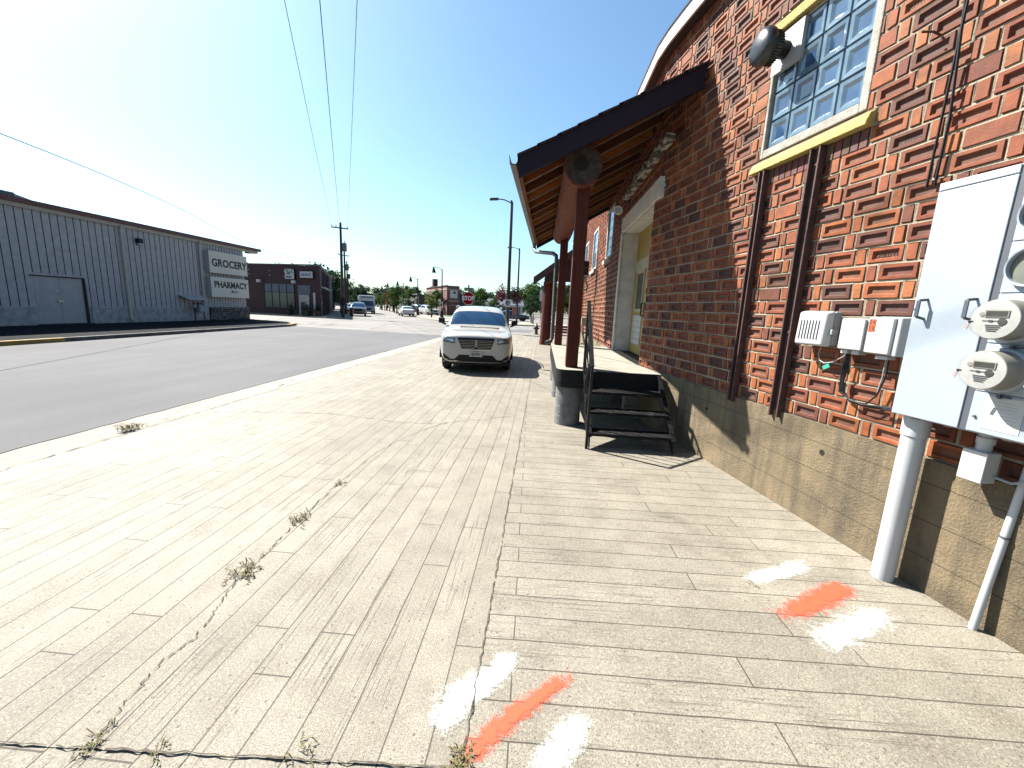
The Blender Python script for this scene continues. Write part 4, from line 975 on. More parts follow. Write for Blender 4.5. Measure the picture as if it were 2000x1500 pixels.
def car_body(d):
    st = []                                             # (y, section half-points j0..j8)
    hw, zb, Lh = d['hw'], d['zb'], d['L']
    def sec(y, sx, zt, cabin=None, low=.0):
        k = hw*sx
        p = [(k*.62, .24+low), (k*.93, .27+low), (k*.985, .48), (k, .70 if zt > .75 else zt*.8), (k*.985, min(zt-.07, zb-.10))]
        if cabin is None: p += [(k*.91, zt-.015), (k*.70, zt+.012), (k*.40, zt+.028), (0, zt+.034)]
        else:
            r = cabin; p += [(k*.95, zb), (k*.755, r-.055), (k*.56, r+.005), (0, r+.02)]
        return (y, p)
    sx = {0: .80, 1: .90, 2: .975, 3: 1.0, 4: 1.0}
    for i, (y, z) in enumerate(d['top']): st.append(sec(y, sx[i], z, None, .05 if i == 0 else 0))
    q_ = sec(d['ws'][0]+.03, 1.0, zb, zb+.05); q_[1][6] = (d['hw']*.91, zb-.07); q_[1][7] = (d['hw']*.60, zb-.06); q_[1][8] = (0, zb-.05); q_[1][5] = (d['hw']*.955, zb-.05); st.append(q_)
    for (y, z) in d['roof']: st.append(sec(y, 1.0, zb, z))
    st.append(sec(d['rw'][1], .975, zb, zb+.05)); 
    tz = zb-.03 if d is SEDAN else zb-.10
    if d is SEDAN: st.append(sec(Lh-.06, .93, tz, None, 0))
    st.append(sec(Lh, .86, tz-.08, None, .08))
    return st
def make_car(kind, name, label, cat, m_body, loc, rz, group=None, detail=False):
    d = SUV if kind == 'suv' else SEDAN; st = car_body(d)
    root = thing(name, label, cat, (0, 0, 0), group)
    b = MB(); rows = []
    for y, p in st:
        r = [b.p((-x, y, z)) for x, z in p[:-1]] + [b.p((0, y, p[-1][1]))] + [b.p((x, y, z)) for x, z in p[-2::-1]]
        rows.append(r)
    n = len(rows[0]); nr = len(st)
    for i in range(nr-1):
        for j in range(n-1):
            jj = min(j, n-2-j)                              # 0..7
            y0 = st[i][0]; b.cur = 0
            wsI = 5; roof0 = 6; rl = roof0+len(d['roof'])-1
            if i == wsI and jj >= 6: b.cur = 1
            elif i == wsI and jj == 5: b.cur = 3
            elif roof0 <= i < rl and jj == 5: b.cur = 2
            elif i == rl and jj >= 6: b.cur = 4
            elif i == rl and jj == 5: b.cur = 0
            b.face(rows[i][j], rows[i][j+1], rows[i+1][j+1], rows[i+1][j])
    b.cur = 0
    b.face(*rows[0][::-1]); b.face(*rows[-1])
    for i in range(nr-1): b.face(rows[i][0], rows[i+1][0], rows[i+1][-1], rows[i][-1])
    me = subd(b, [M['car_black']]*5, 3 if detail else 2)
    body = split(me, (0, 3), 'body', m_body, root)
    split(me, (1,), 'windshield', M['glass_car'], root); split(me, (2,), 'side_window', M['glass_car'] if detail else M['glass_dark'], root); split(me, (4,), 'rear_window', M['glass_dark'], root)
    ax = (.93, d['L']-.98)
    for y in ax:
        for sgn in (-1, 1):
            x = sgn*(d['hw']-.17)
            b = MB(); b.lathe([(.20, -.11), (.325, -.115), (.355, -.08), (.355, .08), (.325, .115), (.20, .11)], (x, y, .355), (1, 0, 0), 24); wh = b.build('wheel', M['tyre'], root, smooth=True)
            b = MB(); xo = x+sgn*.10; b.lathe([(.21, 0), (.20, -.03*sgn), (.06, .0), (0, .01*sgn)], (xo, y, .355), (1, 0, 0), 20); b.build('rim', M['rim'], wh)
            b = MB(); xa = sgn*(d['hw']-.035); pts = []
            for k in range(13):
                a = PI*k/12; pts.append((xa-sgn*.0, y+.415*math.cos(a), .33+.40*math.sin(a)))
            b.tube(pts, .035, 6); b.poly([(sgn*(d['hw']-.02), y+.40*math.cos(PI*k/12), .30+.41*math.sin(PI*k/12)) for k in range(13)]); b.build('wheel_arch', M['car_black'], root)
    bm = bmesh.new(); bm.from_mesh(body.data); bvh = BVHTree.FromBMesh(bm); bm.free()
    def patch(name, quad, m, par=root, off=.008, nx=14, nz=6, back=False):
        b = MB(); g = []; q = [V(p) for p in quad]
        for i in range(nx+1):
            col = []
            for k in range(nz+1):
                u, v = i/nx, k/nz; p = (q[0]*(1-u)+q[1]*u)*(1-v)+(q[3]*(1-u)+q[2]*u)*v
                h = bvh.ray_cast(V((p.x, d['L']+3 if back else -3, p.y)), V((0, -1 if back else 1, 0)))
                y = h[0].y if h[0] else (d['L']-.1 if back else .12)
                col.append(b.p((p.x, y+(off if back else -off), p.y)))
            g.append(col)
        for i in range(nx):
            for k in range(nz): b.face(g[i][k], g[i+1][k], g[i+1][k+1], g[i][k+1])
        return b.build(name, m, par, smooth=True)
    zt = .80/.80
    if kind == 'suv':
        patch('grille', [(-.36, .61), (.36, .61), (.46, .87), (-.46, .87)], M['car_black'])
        for s in (-1, 1):
            patch('headlight', [(s*.53, .76), (s*.82, .80), (s*.86, .94), (s*.52, .87)], M['lamp_glass'], off=.010)
        patch('lower_intake', [(-.56, .33), (.56, .33), (.42, .47), (-.42, .47)], M['car_black'])
    else:
        patch('grille', [(-.34, .34), (.34, .34), (.36, .52), (-.36, .52)], M['car_black'])
        for s in (-1, 1): patch('headlight', [(s*.50, .55), (s*.80, .60), (s*.80, .70), (s*.48, .64)], M['lamp_glass'])
    for s in (-1, 1): patch('tail_lamp', [(s*.50, .75), (s*.80, .72), (s*.82, .90), (s*.50, .90)], M['tail_red'], back=True)
    patch('rear_bumper', [(-.75, .28), (.75, .28), (.75, .42), (-.75, .42)], M['car_black'], back=True)
    b = MB(); b.box((-.17, -.0, .0), (.17, .015, .11))
    for s in (-1, 1):
        b = MB(); y0 = d['ws'][0]+.22; b.bar((s*(d['hw']-.05), y0, d['zb']), (s*(d['hw']+.08), y0-.02, d['zb']+.06), .06, .05)
        x0, x1 = s*(d['hw']-.01), s*(d['hw']+.17)
        b.hexa([(x0, y0-.09, d['zb']+.03), (x1, y0-.05, d['zb']+.05), (x1, y0+.05, d['zb']+.05), (x0, y0+.06, d['zb']+.03)], [(x0, y0-.07, d['zb']+.18), (x1, y0-.04, d['zb']+.20), (x1, y0+.05, d['zb']+.20), (x0, y0+.06, d['zb']+.18)]); b.build('mirror', M['car_black'], root, .03, True, 3)
    if detail:
        # grille studs, chrome, emblem, plate, lips, wipers, inner lamps
        b = MB()
        for k in range(6):
            z = .632+.040*k; hw_ = .35+.10*(z-.61)/.26
            nn = 21
            for i in range(nn):
                x = -hw_+2*hw_*(i+(.5 if k % 2 else 0))/nn
                h = bvh.ray_cast(V((x, -3, z)), V((0, 1, 0)))
                if h[0] and abs(x) > .03: b.box((x-.011, h[0].y-.018, z-.005), (x+.011, h[0].y-.007, z+.005))
        b.build('grille_studs', M['chrome'], root)
        patch('chrome_strip', [(-.36, .585), (.36, .585), (.37, .610), (-.37, .610)], M['chrome'], off=.014)
        patch('grille_edge', [(-.46, .87), (.46, .87), (.44, .895), (-.44, .895)], M['car_black'], off=.010)
        h = bvh.ray_cast(V((0, -3, .75)), V((0, 1, 0)))[0]
        b = MB(); b.box((-.022, h.y-.035, .68), (-.013, h.y-.012, .84)); b.box((.013, h.y-.035, .68), (.022, h.y-.012, .84)); b.box((-.022, h.y-.035, .832), (.022, h.y-.012, .842)); b.box((-.022, h.y-.035, .678), (.022, h.y-.012, .688)); b.box((-.004, h.y-.03, .68), (.004, h.y-.012, .84)); b.box((-.016, h.y-.03, .755), (.016, h.y-.012, .765)); b.build('emblem', M['chrome'], root)
        h = bvh.ray_cast(V((0, -3, .52)), V((0, 1, 0)))[0]
        b = MB(); b.box((-.165, h.y-.04, .43), (.165, h.y-.022, .585)); pl = b.build('licence_plate', M['plate_white'], root, .004)
        text_mesh('plate_number', 'AJF-9701', .085, M['ink'], pl, (0, h.y-.0405, .493), (1, 0, 0), (0, 0, 1), .001, .003, sx=.72)
        text_mesh('plate_state', 'WISCONSIN', .03, mat('plate_red', (.4, .03, .03), None, .5), pl, (0, h.y-.0405, .56), (1, 0, 0), (0, 0, 1), .001, .001)
        patch('silver_lip', [(-.74, .292), (.74, .292), (.74, .318), (-.74, .318)], M['chrome'], off=.012, nx=24, nz=2)
        patch('lower_lip', [(-.78, .318), (.78, .318), (.62, .355), (-.62, .355)], M['car_black'], off=.009, nx=24, nz=2)
        for s in (-1, 1):
            patch('side_intake', [(s*.62, .345), (s*.82, .35), (s*.84, .50), (s*.80, .47)], M['car_black'], off=.008)
            patch('lamp_core', [(s*.57, .79), (s*.74, .82), (s*.76, .88), (s*.57, .85)], M['chrome'], off=.015)
            patch('lamp_rim', [(s*.53, .75), (s*.83, .79), (s*.83, .806), (s*.53, .766)], M['car_black'], off=.014)
        for s, x0 in ((1, -.05), (1, .48)):
            b = MB(); b.bar((x0-.45, 1.52, 1.10), (x0+.12, 1.49, 1.09), .02, .02); b.build('wiper', M['car_black'], root)
        for s in (-1, 1):
            b = MB(); b.tube([(s*.69, 2.4, 1.62), (s*.69, 3.0, 1.68), (s*.68, 3.7, 1.665), (s*.66, 4.1, 1.60)], .016, 6); b.build('roof_rail', M['chrome'], root)
        b = MB(); b.box((-.10, 1.35, .24), (.10, 4.3, .30)); b.box((-.85, .2, .20), (.85, 4.4, .26)); b.build('underbody', M['car_black'], root)
    bpy.data.meshes.remove(me)
    root.location = loc; root.rotation_euler.z = rz
    return root
white_p = paint('pearl_white_paint', (.60, .57, .51)); silver_p = paint('silver_paint', (.45, .46, .48), .5); dark_p = paint('dark_grey_paint', (.035, .04, .045)); blue_p = paint('navy_paint', (.02, .035, .09)); red_p = paint('red_paint', (.38, .02, .02)); wht2 = paint('white_paint_b', (.75, .76, .78))
make_car('suv', 'parked_suv', 'white crossover parked on the plank pavement facing the camera', 'car', white_p, (-1.61, 10.15, 0), math.radians(7.5), detail=True)
FA = math.atan2(.447, .894)                              # far street heading
make_car('suv', 'oncoming_suv', 'dark grey crossover driving towards the junction, left of the white van', 'car', dark_p, (-22.0, 48.3, -.02), FA*.9, 'vehicles on the far street')
make_car('sedan', 'rear_sedan', 'silver white sedan driving away up the far street beside the ornate lamps', 'car', wht2, (-20.6, 60.6, -.02), PI+FA, 'vehicles on the far street')
make_car('sedan', 'far_sedan', 'pale car half hidden to the left of the oncoming dark crossover', 'car', silver_p, (-28.9, 59.6, -.02), FA, 'vehicles on the far street')
make_car('sedan', 'far_sedan', 'tiny silver car behind the white van, farthest up the street', 'car', silver_p, (-43.5, 96, -.02), FA, 'vehicles on the far street')
make_car('suv', 'parked_suv_dark', 'dark car parked behind the second ornate lamp', 'car', dark_p, (-20.6, 73.5, .03), .9, 'cars in the far lot')
make_car('suv', 'parked_suv_pale', 'white car parked right of the second ornate lamp before the brick corner building', 'car', wht2, (-17.3, 66.2, .03), .7, 'cars in the far lot')
make_car('sedan', 'parked_sedan_navy', 'navy car parked under the grey canopy roof, by the second tall lamp', 'car', blue_p, (-1.9, 58.6, .03), PI/2+.25, 'cars in the far lot')
make_car('sedan', 'parked_sedan_red', 'red car just showing right of the parked white crossover', 'car', red_p, (-5.2, 62, .03), 2.4, 'cars in the far lot')
make_car('sedan', 'side_street_car', 'white car nose showing past the stone corner of the grocery', 'car', wht2, (-34.5, 46.5, .0), -PI/2+.2, None)
# white shuttle van
vn = thing('shuttle_van', 'white boxy shuttle bus driving towards the junction', 'bus', (0, 0, 0))
b = MB(); b.box((-1.15, 1.1, .45), (1.15, 6.8, 2.75)); b.build('coach_body', wht2, vn, .12)
b = MB(); b.hexa([(-1.0, 0, .40), (1.0, 0, .40), (1.05, 1.2, .40), (-1.05, 1.2, .40)], [(-.92, .12, 1.05), (.92, .12, 1.05), (1.0, 1.2, 1.25), (-1.0, 1.2, 1.25)]); b.build('bonnet', wht2, vn, .06)
b = MB(); b.hexa([(-.95, .85, 1.15), (.95, .85, 1.15), (1.0, 1.2, 1.15), (-1.0, 1.2, 1.15)], [(-.85, 1.09, 1.95), (.85, 1.09, 1.95), (.9, 1.2, 1.95), (-.9, 1.2, 1.95)]); b.build('windshield', M['glass_dark'], vn)
b = MB(); b.box((-.85, 1.06, 2.35), (.85, 1.099, 2.60)); b.build('destination_panel', mat('grey_panel', (.30, .32, .36), None, .4), vn)
b = MB(); b.box((-.55, -.03, .62), (.55, .05, .92)); b.build('grille', M['car_black'], vn)
for s in (-1, 1):
    b = MB(); b.box((s*.75-.16, -.01, .68), (s*.75+.16, .06, .90)); b.build('headlight', M['lamp_glass'], vn)
    b = MB(); b.box((s*1.155-.01, 1.6, 1.4), (s*1.155+.01, 6.4, 2.1)); b.build('side_window', M['glass_dark'], vn)
    b = MB(); b.box((s*1.25-.10, .85, 1.25), (s*1.25+.10, .95, 1.65)); b.build('mirror', M['car_black'], vn)
    for y in (.75, 5.4):
        b = MB(); b.lathe([(.1, -.12), (.38, -.12), (.38, .12), (.1, .12)], (s*.98, y, .38), (1, 0, 0), 18); b.build('wheel', M['tyre'], vn)
b = MB(); b.box((-1.0, -.12, .32), (1.0, .02, .52)); b.build('bumper', M['car_black'], vn, .03)
vn.location = (-26.3, 61.0, -.02); vn.rotation_euler.z = FA
# ================================================================== grocery building
M['siding'] = mat('grey_board_siding', (.66, .615, .61), (.55, .51, .51), .8, scale=4, bd=.006, bs=60)
M['groove'] = mat('siding_groove', (.03, .03, .035), None, .9)
M['base_paint'] = mat('painted_base', (.62, .58, .565), (.38, .36, .355), .85, scale=3.5, bd=.008, bs=30)
M['gro_fascia'] = mat('tan_fascia', (.66, .57, .47), (.56, .48, .40), .7, scale=4)
M['roof_brown'] = mat('maroon_metal_roof', (.17, .055, .05), (.22, .09, .075), .45, spec=.3, scale=3)
M['sign_tan'] = mat('tan_sign_face', (.95, .87, .75), (.88, .80, .69), .6, scale=3)
M['tan_spout'] = mat('tan_downspout', (.76, .67, .56), None, .6)
M['sign_ink'] = mat('sign_letters', (.012, .010, .012), None, .6)
gx = -21.5
gr = thing('grocery_store', 'long grey board-sided grocery building with maroon metal roof and stone corner', 'building', (gx-6, 18, 0))
YA, YB = -4, 28.85
b = MB(); b.box((gx-13, YA, .0), (gx, YB, 4.93)); b.build('wall', M['siding'], gr)
b = MB(); y = YB-.06; DOOR = (16.25, 18.1)
while y > YA:
    zlo = 2.30 if DOOR[0]-.1 < y < DOOR[1]+.1 else .88
    if y > 25.4: zlo = .93
    b.box((gx-.01, y-.016, zlo), (gx+.004, y+.016, 4.88)); y -= .305 if y < 25.5 else .24
b.build('board_grooves', M['groove'], gr)
b = MB(); b.box((gx-.05, YA, .0), (gx+.05, DOOR[0]-.1, .86)); b.box((gx-.05, DOOR[1]+.25, .0), (gx+.05, 25.35, .86)); b.build('base_course', M['base_paint'], gr, .015)
# stone veneer: individual cobbles pressed into a dark bed
M['stone'] = None
def stone():
    m, nt, b = newmat('fieldstone'); at = N(nt, 'ShaderNodeAttribute'); at.attribute_name = 'Col'
    n = noise(nt, coord(nt), 12, 5); L(nt, mixc(nt, mth(nt, 'MULTIPLY', n, .5), at.outputs['Color'], (.12, .10, .09)), b.inputs['Base Color']); b.inputs['Roughness'].default_value = .85; bump(nt, b, n, .02, .6); return m
M['stone'] = stone()
b = MB(); b.box((gx-.4, 25.42, .0), (gx+.10, YB+.14, .92)); sv = b.build('stone_bed', mat('stone_mortar', (.05, .045, .04), None, .95), gr)
b = MB(); b.c = []
for z in np.arange(.06, .9, .125):
    y = 25.45+random.uniform(0, .1)
    while y < YB+.1:
        r = random.uniform(.07, .125); c = random.choice([(.30, .27, .24), (.22, .20, .19), (.38, .33, .27), (.15, .14, .14), (.34, .29, .24), (.26, .22, .2)])
        i0 = len(b.v); cen = V((gx+.10, y, z+random.uniform(-.03, .03)))
        for k in range(3):
            rr_ = [1, .85, .4][k]; o = [0, .035, .06][k]
            for j in range(7):
                a = 2*PI*j/7+.3; b.p(cen+V((o, math.cos(a)*r*rr_*random.uniform(.85, 1.15), math.sin(a)*r*.62*rr_*random.uniform(.85, 1.15)))); b.c.append((c[0]*KA, c[1]*KA, c[2]*KA, 1))
        for k in range(2):
            for j in range(7): b.face(i0+k*7+j, i0+k*7+(j+1) % 7, i0+(k+1)*7+(j+1) % 7, i0+(k+1)*7+j)
        b.face(*[i0+14+j for j in range(7)]); y += r*1.75
b.build('stone_veneer', M['stone'], gr, smooth=True)
b = MB(); b.box((gx-.05, YA, 4.86), (gx+.10, 30.3, 5.03)); b.box((gx-.8, 30.12, 4.86), (gx-.05, 30.3, 5.03)); b.build('fascia', M['gro_fascia'], gr)
b = MB(); b.hexa([(gx+.22, YA, 5.035), (gx+.22, 30.55, 5.035), (gx-13, 30.55, 5.035), (gx-13, YA, 5.035)], [(gx+.22, YA, 5.14), (gx+.22, 30.55, 5.14), (gx-13, 30.55, 7.2), (gx-13, YA, 7.2)])
y = 30.5
while y > YA:
    b.hexa([(gx+.22, y-.05, 5.14), (gx+.22, y+.02, 5.14), (gx-12, y+.02, 7.05), (gx-12, y-.05, 7.05)], [(gx+.22, y-.04, 5.215), (gx+.22, y+.01, 5.215), (gx-12, y+.01, 7.12), (gx-12, y-.04, 7.12)]); y -= .42
rf = b.build('roof', M['roof_brown'], gr)
b = MB()
for (y0, y1) in ((DOOR[0], 17.13), (17.15, DOOR[1])): b.box((gx-.12, y0, .14), (gx+.012, y1, 2.16))
dg_ = b.build('door', mat('grey_steel_door', (.60, .56, .55), (.50, .47, .465), .6, scale=3), gr, .01)
b = MB(); b.box((gx-.02, DOOR[0]-.12, 2.165), (gx+.06, DOOR[1]+.12, 2.205)); b.box((gx-.02, DOOR[1]+.02, .12), (gx+.08, DOOR[1]+.10, 2.16)); b.box((gx-.1, DOOR[0]-.1, .10), (gx+.30, DOOR[1]+.1, .14)); b.build('door_frame', M['groove'], gr)
b = MB(); b.box((gx+.012, 17.02, 1.10), (gx+.07, 17.09, 1.16)); b.box((gx+.05, 17.02, 1.11), (gx+.08, 17.22, 1.14)); b.build('handle', M['chrome'], dg_)
b = MB(); b.box((gx+.012, 16.98, 1.55), (gx+.018, 17.10, 1.63)); b.build('door_notice', M['paper'], dg_)
for y in (20.2, 25.0):
    b = MB(); b.tube([(gx+.12, y, 4.95), (gx+.12, y, 4.80), (gx+.10, y-.03, 4.72), (gx+.10, y-.03, .4), (gx+.14, y-.02, .25), (gx+.28, y, .2)], .06, 8); b.build('downspout', M['tan_spout'], gr, smooth=True)
b = MB(); b.box((gx, 20.95, 4.22), (gx+.22, 21.2, 4.45)); wl = b.build('wall_light', M['black_metal'], gr, .02)
b = MB(); b.box((gx+.02, 20.97, 4.12), (gx+.18, 21.18, 4.215)); b.build('lamp_lens', M['glass_block'], wl)
b = MB(); b.hexa([(gx, 23.2, 1.62), (gx+.6, 23.3, 1.36), (gx+.6, 24.75, 1.36), (gx, 24.85, 1.62)], [(gx, 23.2, 1.66), (gx+.6, 23.3, 1.40), (gx+.6, 24.75, 1.40), (gx, 24.85, 1.66)]); b.build('meter_awning', M['siding'], gr)
gm = thing('gas_meter', 'grey gas meter with pipes under the little awning of the grocery', 'gas meter', (gx+.3, 24.3, .1))
b = MB(); b.box((gx+.15, 24.25, .62), (gx+.42, 24.6, 1.05)); b.build('meter_body', mat('gas_grey', (.42, .46, .50), None, .5), gm, .04)
b = MB(); b.tube([(gx+.25, 24.3, 1.0), (gx+.25, 24.3, 1.2), (gx+.25, 24.0, 1.2), (gx+.25, 24.0, .1)], .035, 8); b.tube([(gx+.25, 24.55, 1.0), (gx+.25, 24.55, 1.15), (gx+.05, 24.55, 1.15)], .03, 8); b.build('pipe', M['black_metal'], gm)
b = MB(); b.lathe([(0, 0), (.10, .01), (.11, .05), (.04, .09), (0, .10)], (gx+.25, 24.0, .98), (1, 0, 0), 14); b.build('regulator', M['box_grey'], gm)
rt = thing('rooftop_unit', 'grey metal air-handling unit on the grocery roof at the left edge', 'air conditioner', (gx-1.6, 14.5, 5.3))
b = MB(); b.box((gx-3.4, 10.0, 5.3), (gx-1.2, 17.0, 5.62)); b.build('unit_body', mat('unit_grey', (.12, .15, .17), (.09, .11, .13), .6, scale=2), rt, .02)
b = MB(); b.hexa([(gx-3.3, 17.0, 5.3), (gx-1.3, 17.0, 5.3), (gx-1.3, 17.9, 5.3), (gx-3.3, 17.9, 5.3)], [(gx-3.3, 17.0, 5.60), (gx-1.3, 17.0, 5.60), (gx-1.3, 17.9, 5.42), (gx-3.3, 17.9, 5.42)]); b.build('unit_hood', M['box_grey'], rt)
def sign(z0, z1, txt, size, zt_, label, sx):
    t = thing('shop_sign', label, 'sign', (gx+.3, 27.4, z0))
    b = MB(); b.box((gx+.005, 25.34, z0), (gx+.34, 28.68, z1)); b.build('sign_box', M['siding'], t)
    b = MB(); b.box((gx+.34, 25.32, z0-.01), (gx+.365, 28.70, z1+.01)); b.build('sign_face', M['sign_tan'], t, .008)
    text_mesh('lettering', txt, size, M['sign_ink'], t, (gx+.367, 27.05, zt_), (0, 1, 0), (0, 0, 1), .006, .022, sx=sx, spacing=1.03); return t
sign(3.12, 4.46, 'GROCERY', .66, 3.74, 'tan sign reading GROCERY, above the PHARMACY sign', 1.0)
ps = sign(1.60, 2.86, 'PHARMACY', .56, 2.38, 'tan sign reading PHARMACY with a small white plate', .98)
b = MB(); b.box((gx+.366, 26.95, 1.86), (gx+.374, 27.72, 2.10)); ss = b.build('notice_plate', M['paper'], ps)
b = MB(); b.box((gx+.3745, 27.02, 1.91), (gx+.377, 27.22, 2.05)); [b.box((gx+.3745, 27.28, 1.90+.055*k), (gx+.376, 27.62-.05*(k % 2), 1.925+.055*k)) for k in range(3)]; b.build('plate_print', mat('navy_ink', (.03, .05, .12), None, .6), ss)

# ================================================================== dark brick shop
M['brick_dark'] = None
def brick_tex(name, c1, c2, mo, sc=1.):
    m, nt, b = newmat(name); t = N(nt, 'ShaderNodeTexCoord'); sp = N(nt, 'ShaderNodeSeparateXYZ'); L(nt, t.outputs['Object'], sp.inputs[0])
    cb_ = N(nt, 'ShaderNodeCombineXYZ'); L(nt, mth(nt, 'ADD', sp.outputs[0], sp.outputs[1]), cb_.inputs[0]); L(nt, sp.outputs[2], cb_.inputs[1])
    br = N(nt, 'ShaderNodeTexBrick'); L(nt, cb_.outputs[0], br.inputs['Vector'])
    br.inputs['Scale'].default_value = sc; br.inputs['Brick Width'].default_value = .22; br.inputs['Row Height'].default_value = .075; br.inputs['Mortar Size'].default_value = .006
    br.inputs['Color1'].default_value = c4(c1); br.inputs['Color2'].default_value = c4(c2); br.inputs['Mortar'].default_value = c4(mo)
    n = noise(nt, t.outputs['Object'], .6, 5); L(nt, mixc(nt, mth(nt, 'MULTIPLY', n, .35), br.outputs[0], tuple(c*.6 for c in c1)), b.inputs['Base Color']); b.inputs['Roughness'].default_value = .85; return m
M['brick_dark'] = brick_tex('maroon_brick', (.050, .017, .019), (.038, .015, .017), (.045, .032, .03))
M['brick_red2'] = brick_tex('far_red_brick', (.16, .045, .035), (.12, .038, .032), (.17, .11, .09))
M['brick_plain'] = M['brick_red2']
sh = thing('brick_shop', 'dark maroon brick shop with tall front windows and two signs, beyond the grocery', 'building', (-25, 44, 0))
fa = V((-32.0, 42.3, 0)); fb = V((-22.35, 40.6, 0)); ff = (fb-fa).normalized(); fo = V((ff.y, -ff.x, 0))          # front axis / outwards
FL = (fb-fa).length
sd_ = V((-.42, .907, 0)).normalized()                    # side wall runs up the far street
def SH(u, o, z): return fa+ff*u+fo*o+V((0, 0, z))
b = MB(); pts = [fa-ff*3, fb, fb+sd_*24, fa-ff*3+sd_*24]
b.hexa([(p.x, p.y, 0) for p in pts], [(pts[0].x, pts[0].y, 5.1), (pts[1].x, pts[1].y, 5.02), (pts[2].x, pts[2].y, 4.9), (pts[3].x, pts[3].y, 5.1)]); b.build('wall', M['brick_dark'], sh)
b = MB(SH); b.box((-3, -.25, 5.06), (FL+.06, .06, 5.17)); cp_ = b.build('coping', M['gutter_metal'], sh)
def SD(u, o, z): return fb+sd_*u+V((sd_.y, -sd_.x, 0))*o+V((0, 0, z))
b = MB(SD); b.box((0, -.25, 5.03), (24, .08, 5.15)); b.build('coping', M['stone_trim'], sh)
M['shop_glass'] = mat('shop_glass', (.035, .065, .085), (.07, .11, .13), .08, scale=.8, spec=.8)
M['panel_blue'] = mat('blue_grey_panel', (.16, .20, .24), (.13, .165, .20), .6, scale=3)
px2u = lambda px: (px-484)/(620-484)*9.6+.1
# transom panels and display windows
for k in range(4):
    b = MB(SH); u0 = 3.05+k*.92; b.box((u0+.03, -.02, 2.35), (u0+.89, .03, 3.15)); b.build('transom_panel', M['panel_blue'], sh)
    b = MB(SH); b.box((u0+.03, -.02, .75), (u0+.89, .02, 2.30)); b.build('display_window', M['shop_glass'], sh)
b = MB(SH)
for k in range(5): b.box((3.02+k*.92-.03, -.02, .70), (3.02+k*.92+.03, .05, 3.18))
b.box((3.0, -.02, 2.30), (6.75, .05, 2.36)); b.box((3.0, -.02, .66), (6.75, .06, .75)); b.build('window_frame', M['black_metal'], sh)
b = MB(SH); b.box((7.15, -.02, 2.2), (8.6, .03, 3.1)); b.build('transom_panel', M['panel_blue'], sh)
b = MB(SH); b.box((7.35, -.02, 1.55), (8.35, .03, 2.15)); b.build('transom_panel', M['siding'], sh)
b = MB(SH); b.box((7.25, -.02, .1), (7.33, .06, 2.15)); b.box((8.37, -.02, .1), (8.45, .06, 2.15)); b.box((7.33, -.02, 1.47), (8.37, .06, 1.55)); b.box((7.33, -.02, .1), (7.42, .05, 1.47)); b.box((8.28, -.02, .1), (8.37, .05, 1.47)); df = b.build('door_frame', M['white_trim'], sh)
b = MB(SH); b.box((7.42, -.02, .14), (8.28, .03, 1.47)); b.build('door', M['shop_glass'], sh)
b = MB(SH); b.box((8.95, -.02, .1), (9.2, .05, 2.4)); b.build('side_panel', M['white_trim'], sh)
for u in (2.3, 6.6):
    b = MB(SH); b.box((u, .0, 3.25), (u+.38, .3, 3.55)); b.build('wall_light', M['white_metal'], sh, .04)
b = MB(SH)
for (u, z) in ((1.15, 4.5), (1.15, 4.05), (3.75, 4.45), (3.75, 3.95), (5.55, 4.4), (5.55, 3.9)): b.box((u, 0, z), (u+.09, .03, z+.09))
b.build('wall_anchor', M['white_trim'], sh)
for k in range(6):
    b = MB(SD); u = 1.2+k*2.2; b.box((u, -.02, 1.1), (u+1.1, .03, 2.9)); wf = b.build('side_window', M['shop_glass'], sh)
    b = MB(SD); b.box((u-.08, -.02, 2.92), (u+1.18, .35, 3.05)); b.build('side_awning', M['white_trim'], wf)
    b = MB(SD); b.box((u+1.4, -.02, .1), (u+1.7, .10, 4.7)); b.build('pilaster', M['brick_dark'], sh)
for (u0, u1, z0, z1, lab, cat_) in ((5.75, 6.95, 3.62, 4.72, 'square pale sign with green foliage motif on the dark brick shop', 0), (7.55, 9.15, 3.78, 4.50, 'oblong white sign with faint blue lettering on the dark brick shop corner', 1)):
    t = thing('shop_sign', lab, 'sign', SH((u0+u1)/2, .1, z0))
    b = MB(SH); b.box((u0, .01, z0), (u1, .16, z1)); b.build('sign_box', M['black_metal'], t)
    b = MB(SH); b.box((u0+.05, .16, z0+.05), (u1-.05, .18, z1-.05)); b.build('sign_face', M['paper'], t)
    b = MB(SH)
    if cat_ == 0:
        for k in range(26): x = random.uniform(u0+.12, u1-.28); z = random.uniform(z0+.50, z1-.18); b.box((x, .181, z), (x+random.uniform(.05, .2), .185, z+random.uniform(.03, .12)))
        b.build('leaf_print', mat('green_print', (.03, .16, .12), None, .6), t)
        b = MB(SH); [b.box((u0+.2+.17*k, .181, z0+.15), (u0+.31+.17*k, .185, z0+.36)) for k in range(4)]; b.build('print_marks', M['slate'] if 'slate' in M else M['ink'], t)
    else:
        for k in range(9): b.box((u0+.2+.13*k, .181, z0+.22+.02*(k % 2)), (u0+.28+.13*k, .185, z0+.42+.06*(k % 3)))
        b.build('print_marks', mat('blue_print', (.10, .16, .34), None, .6), t)
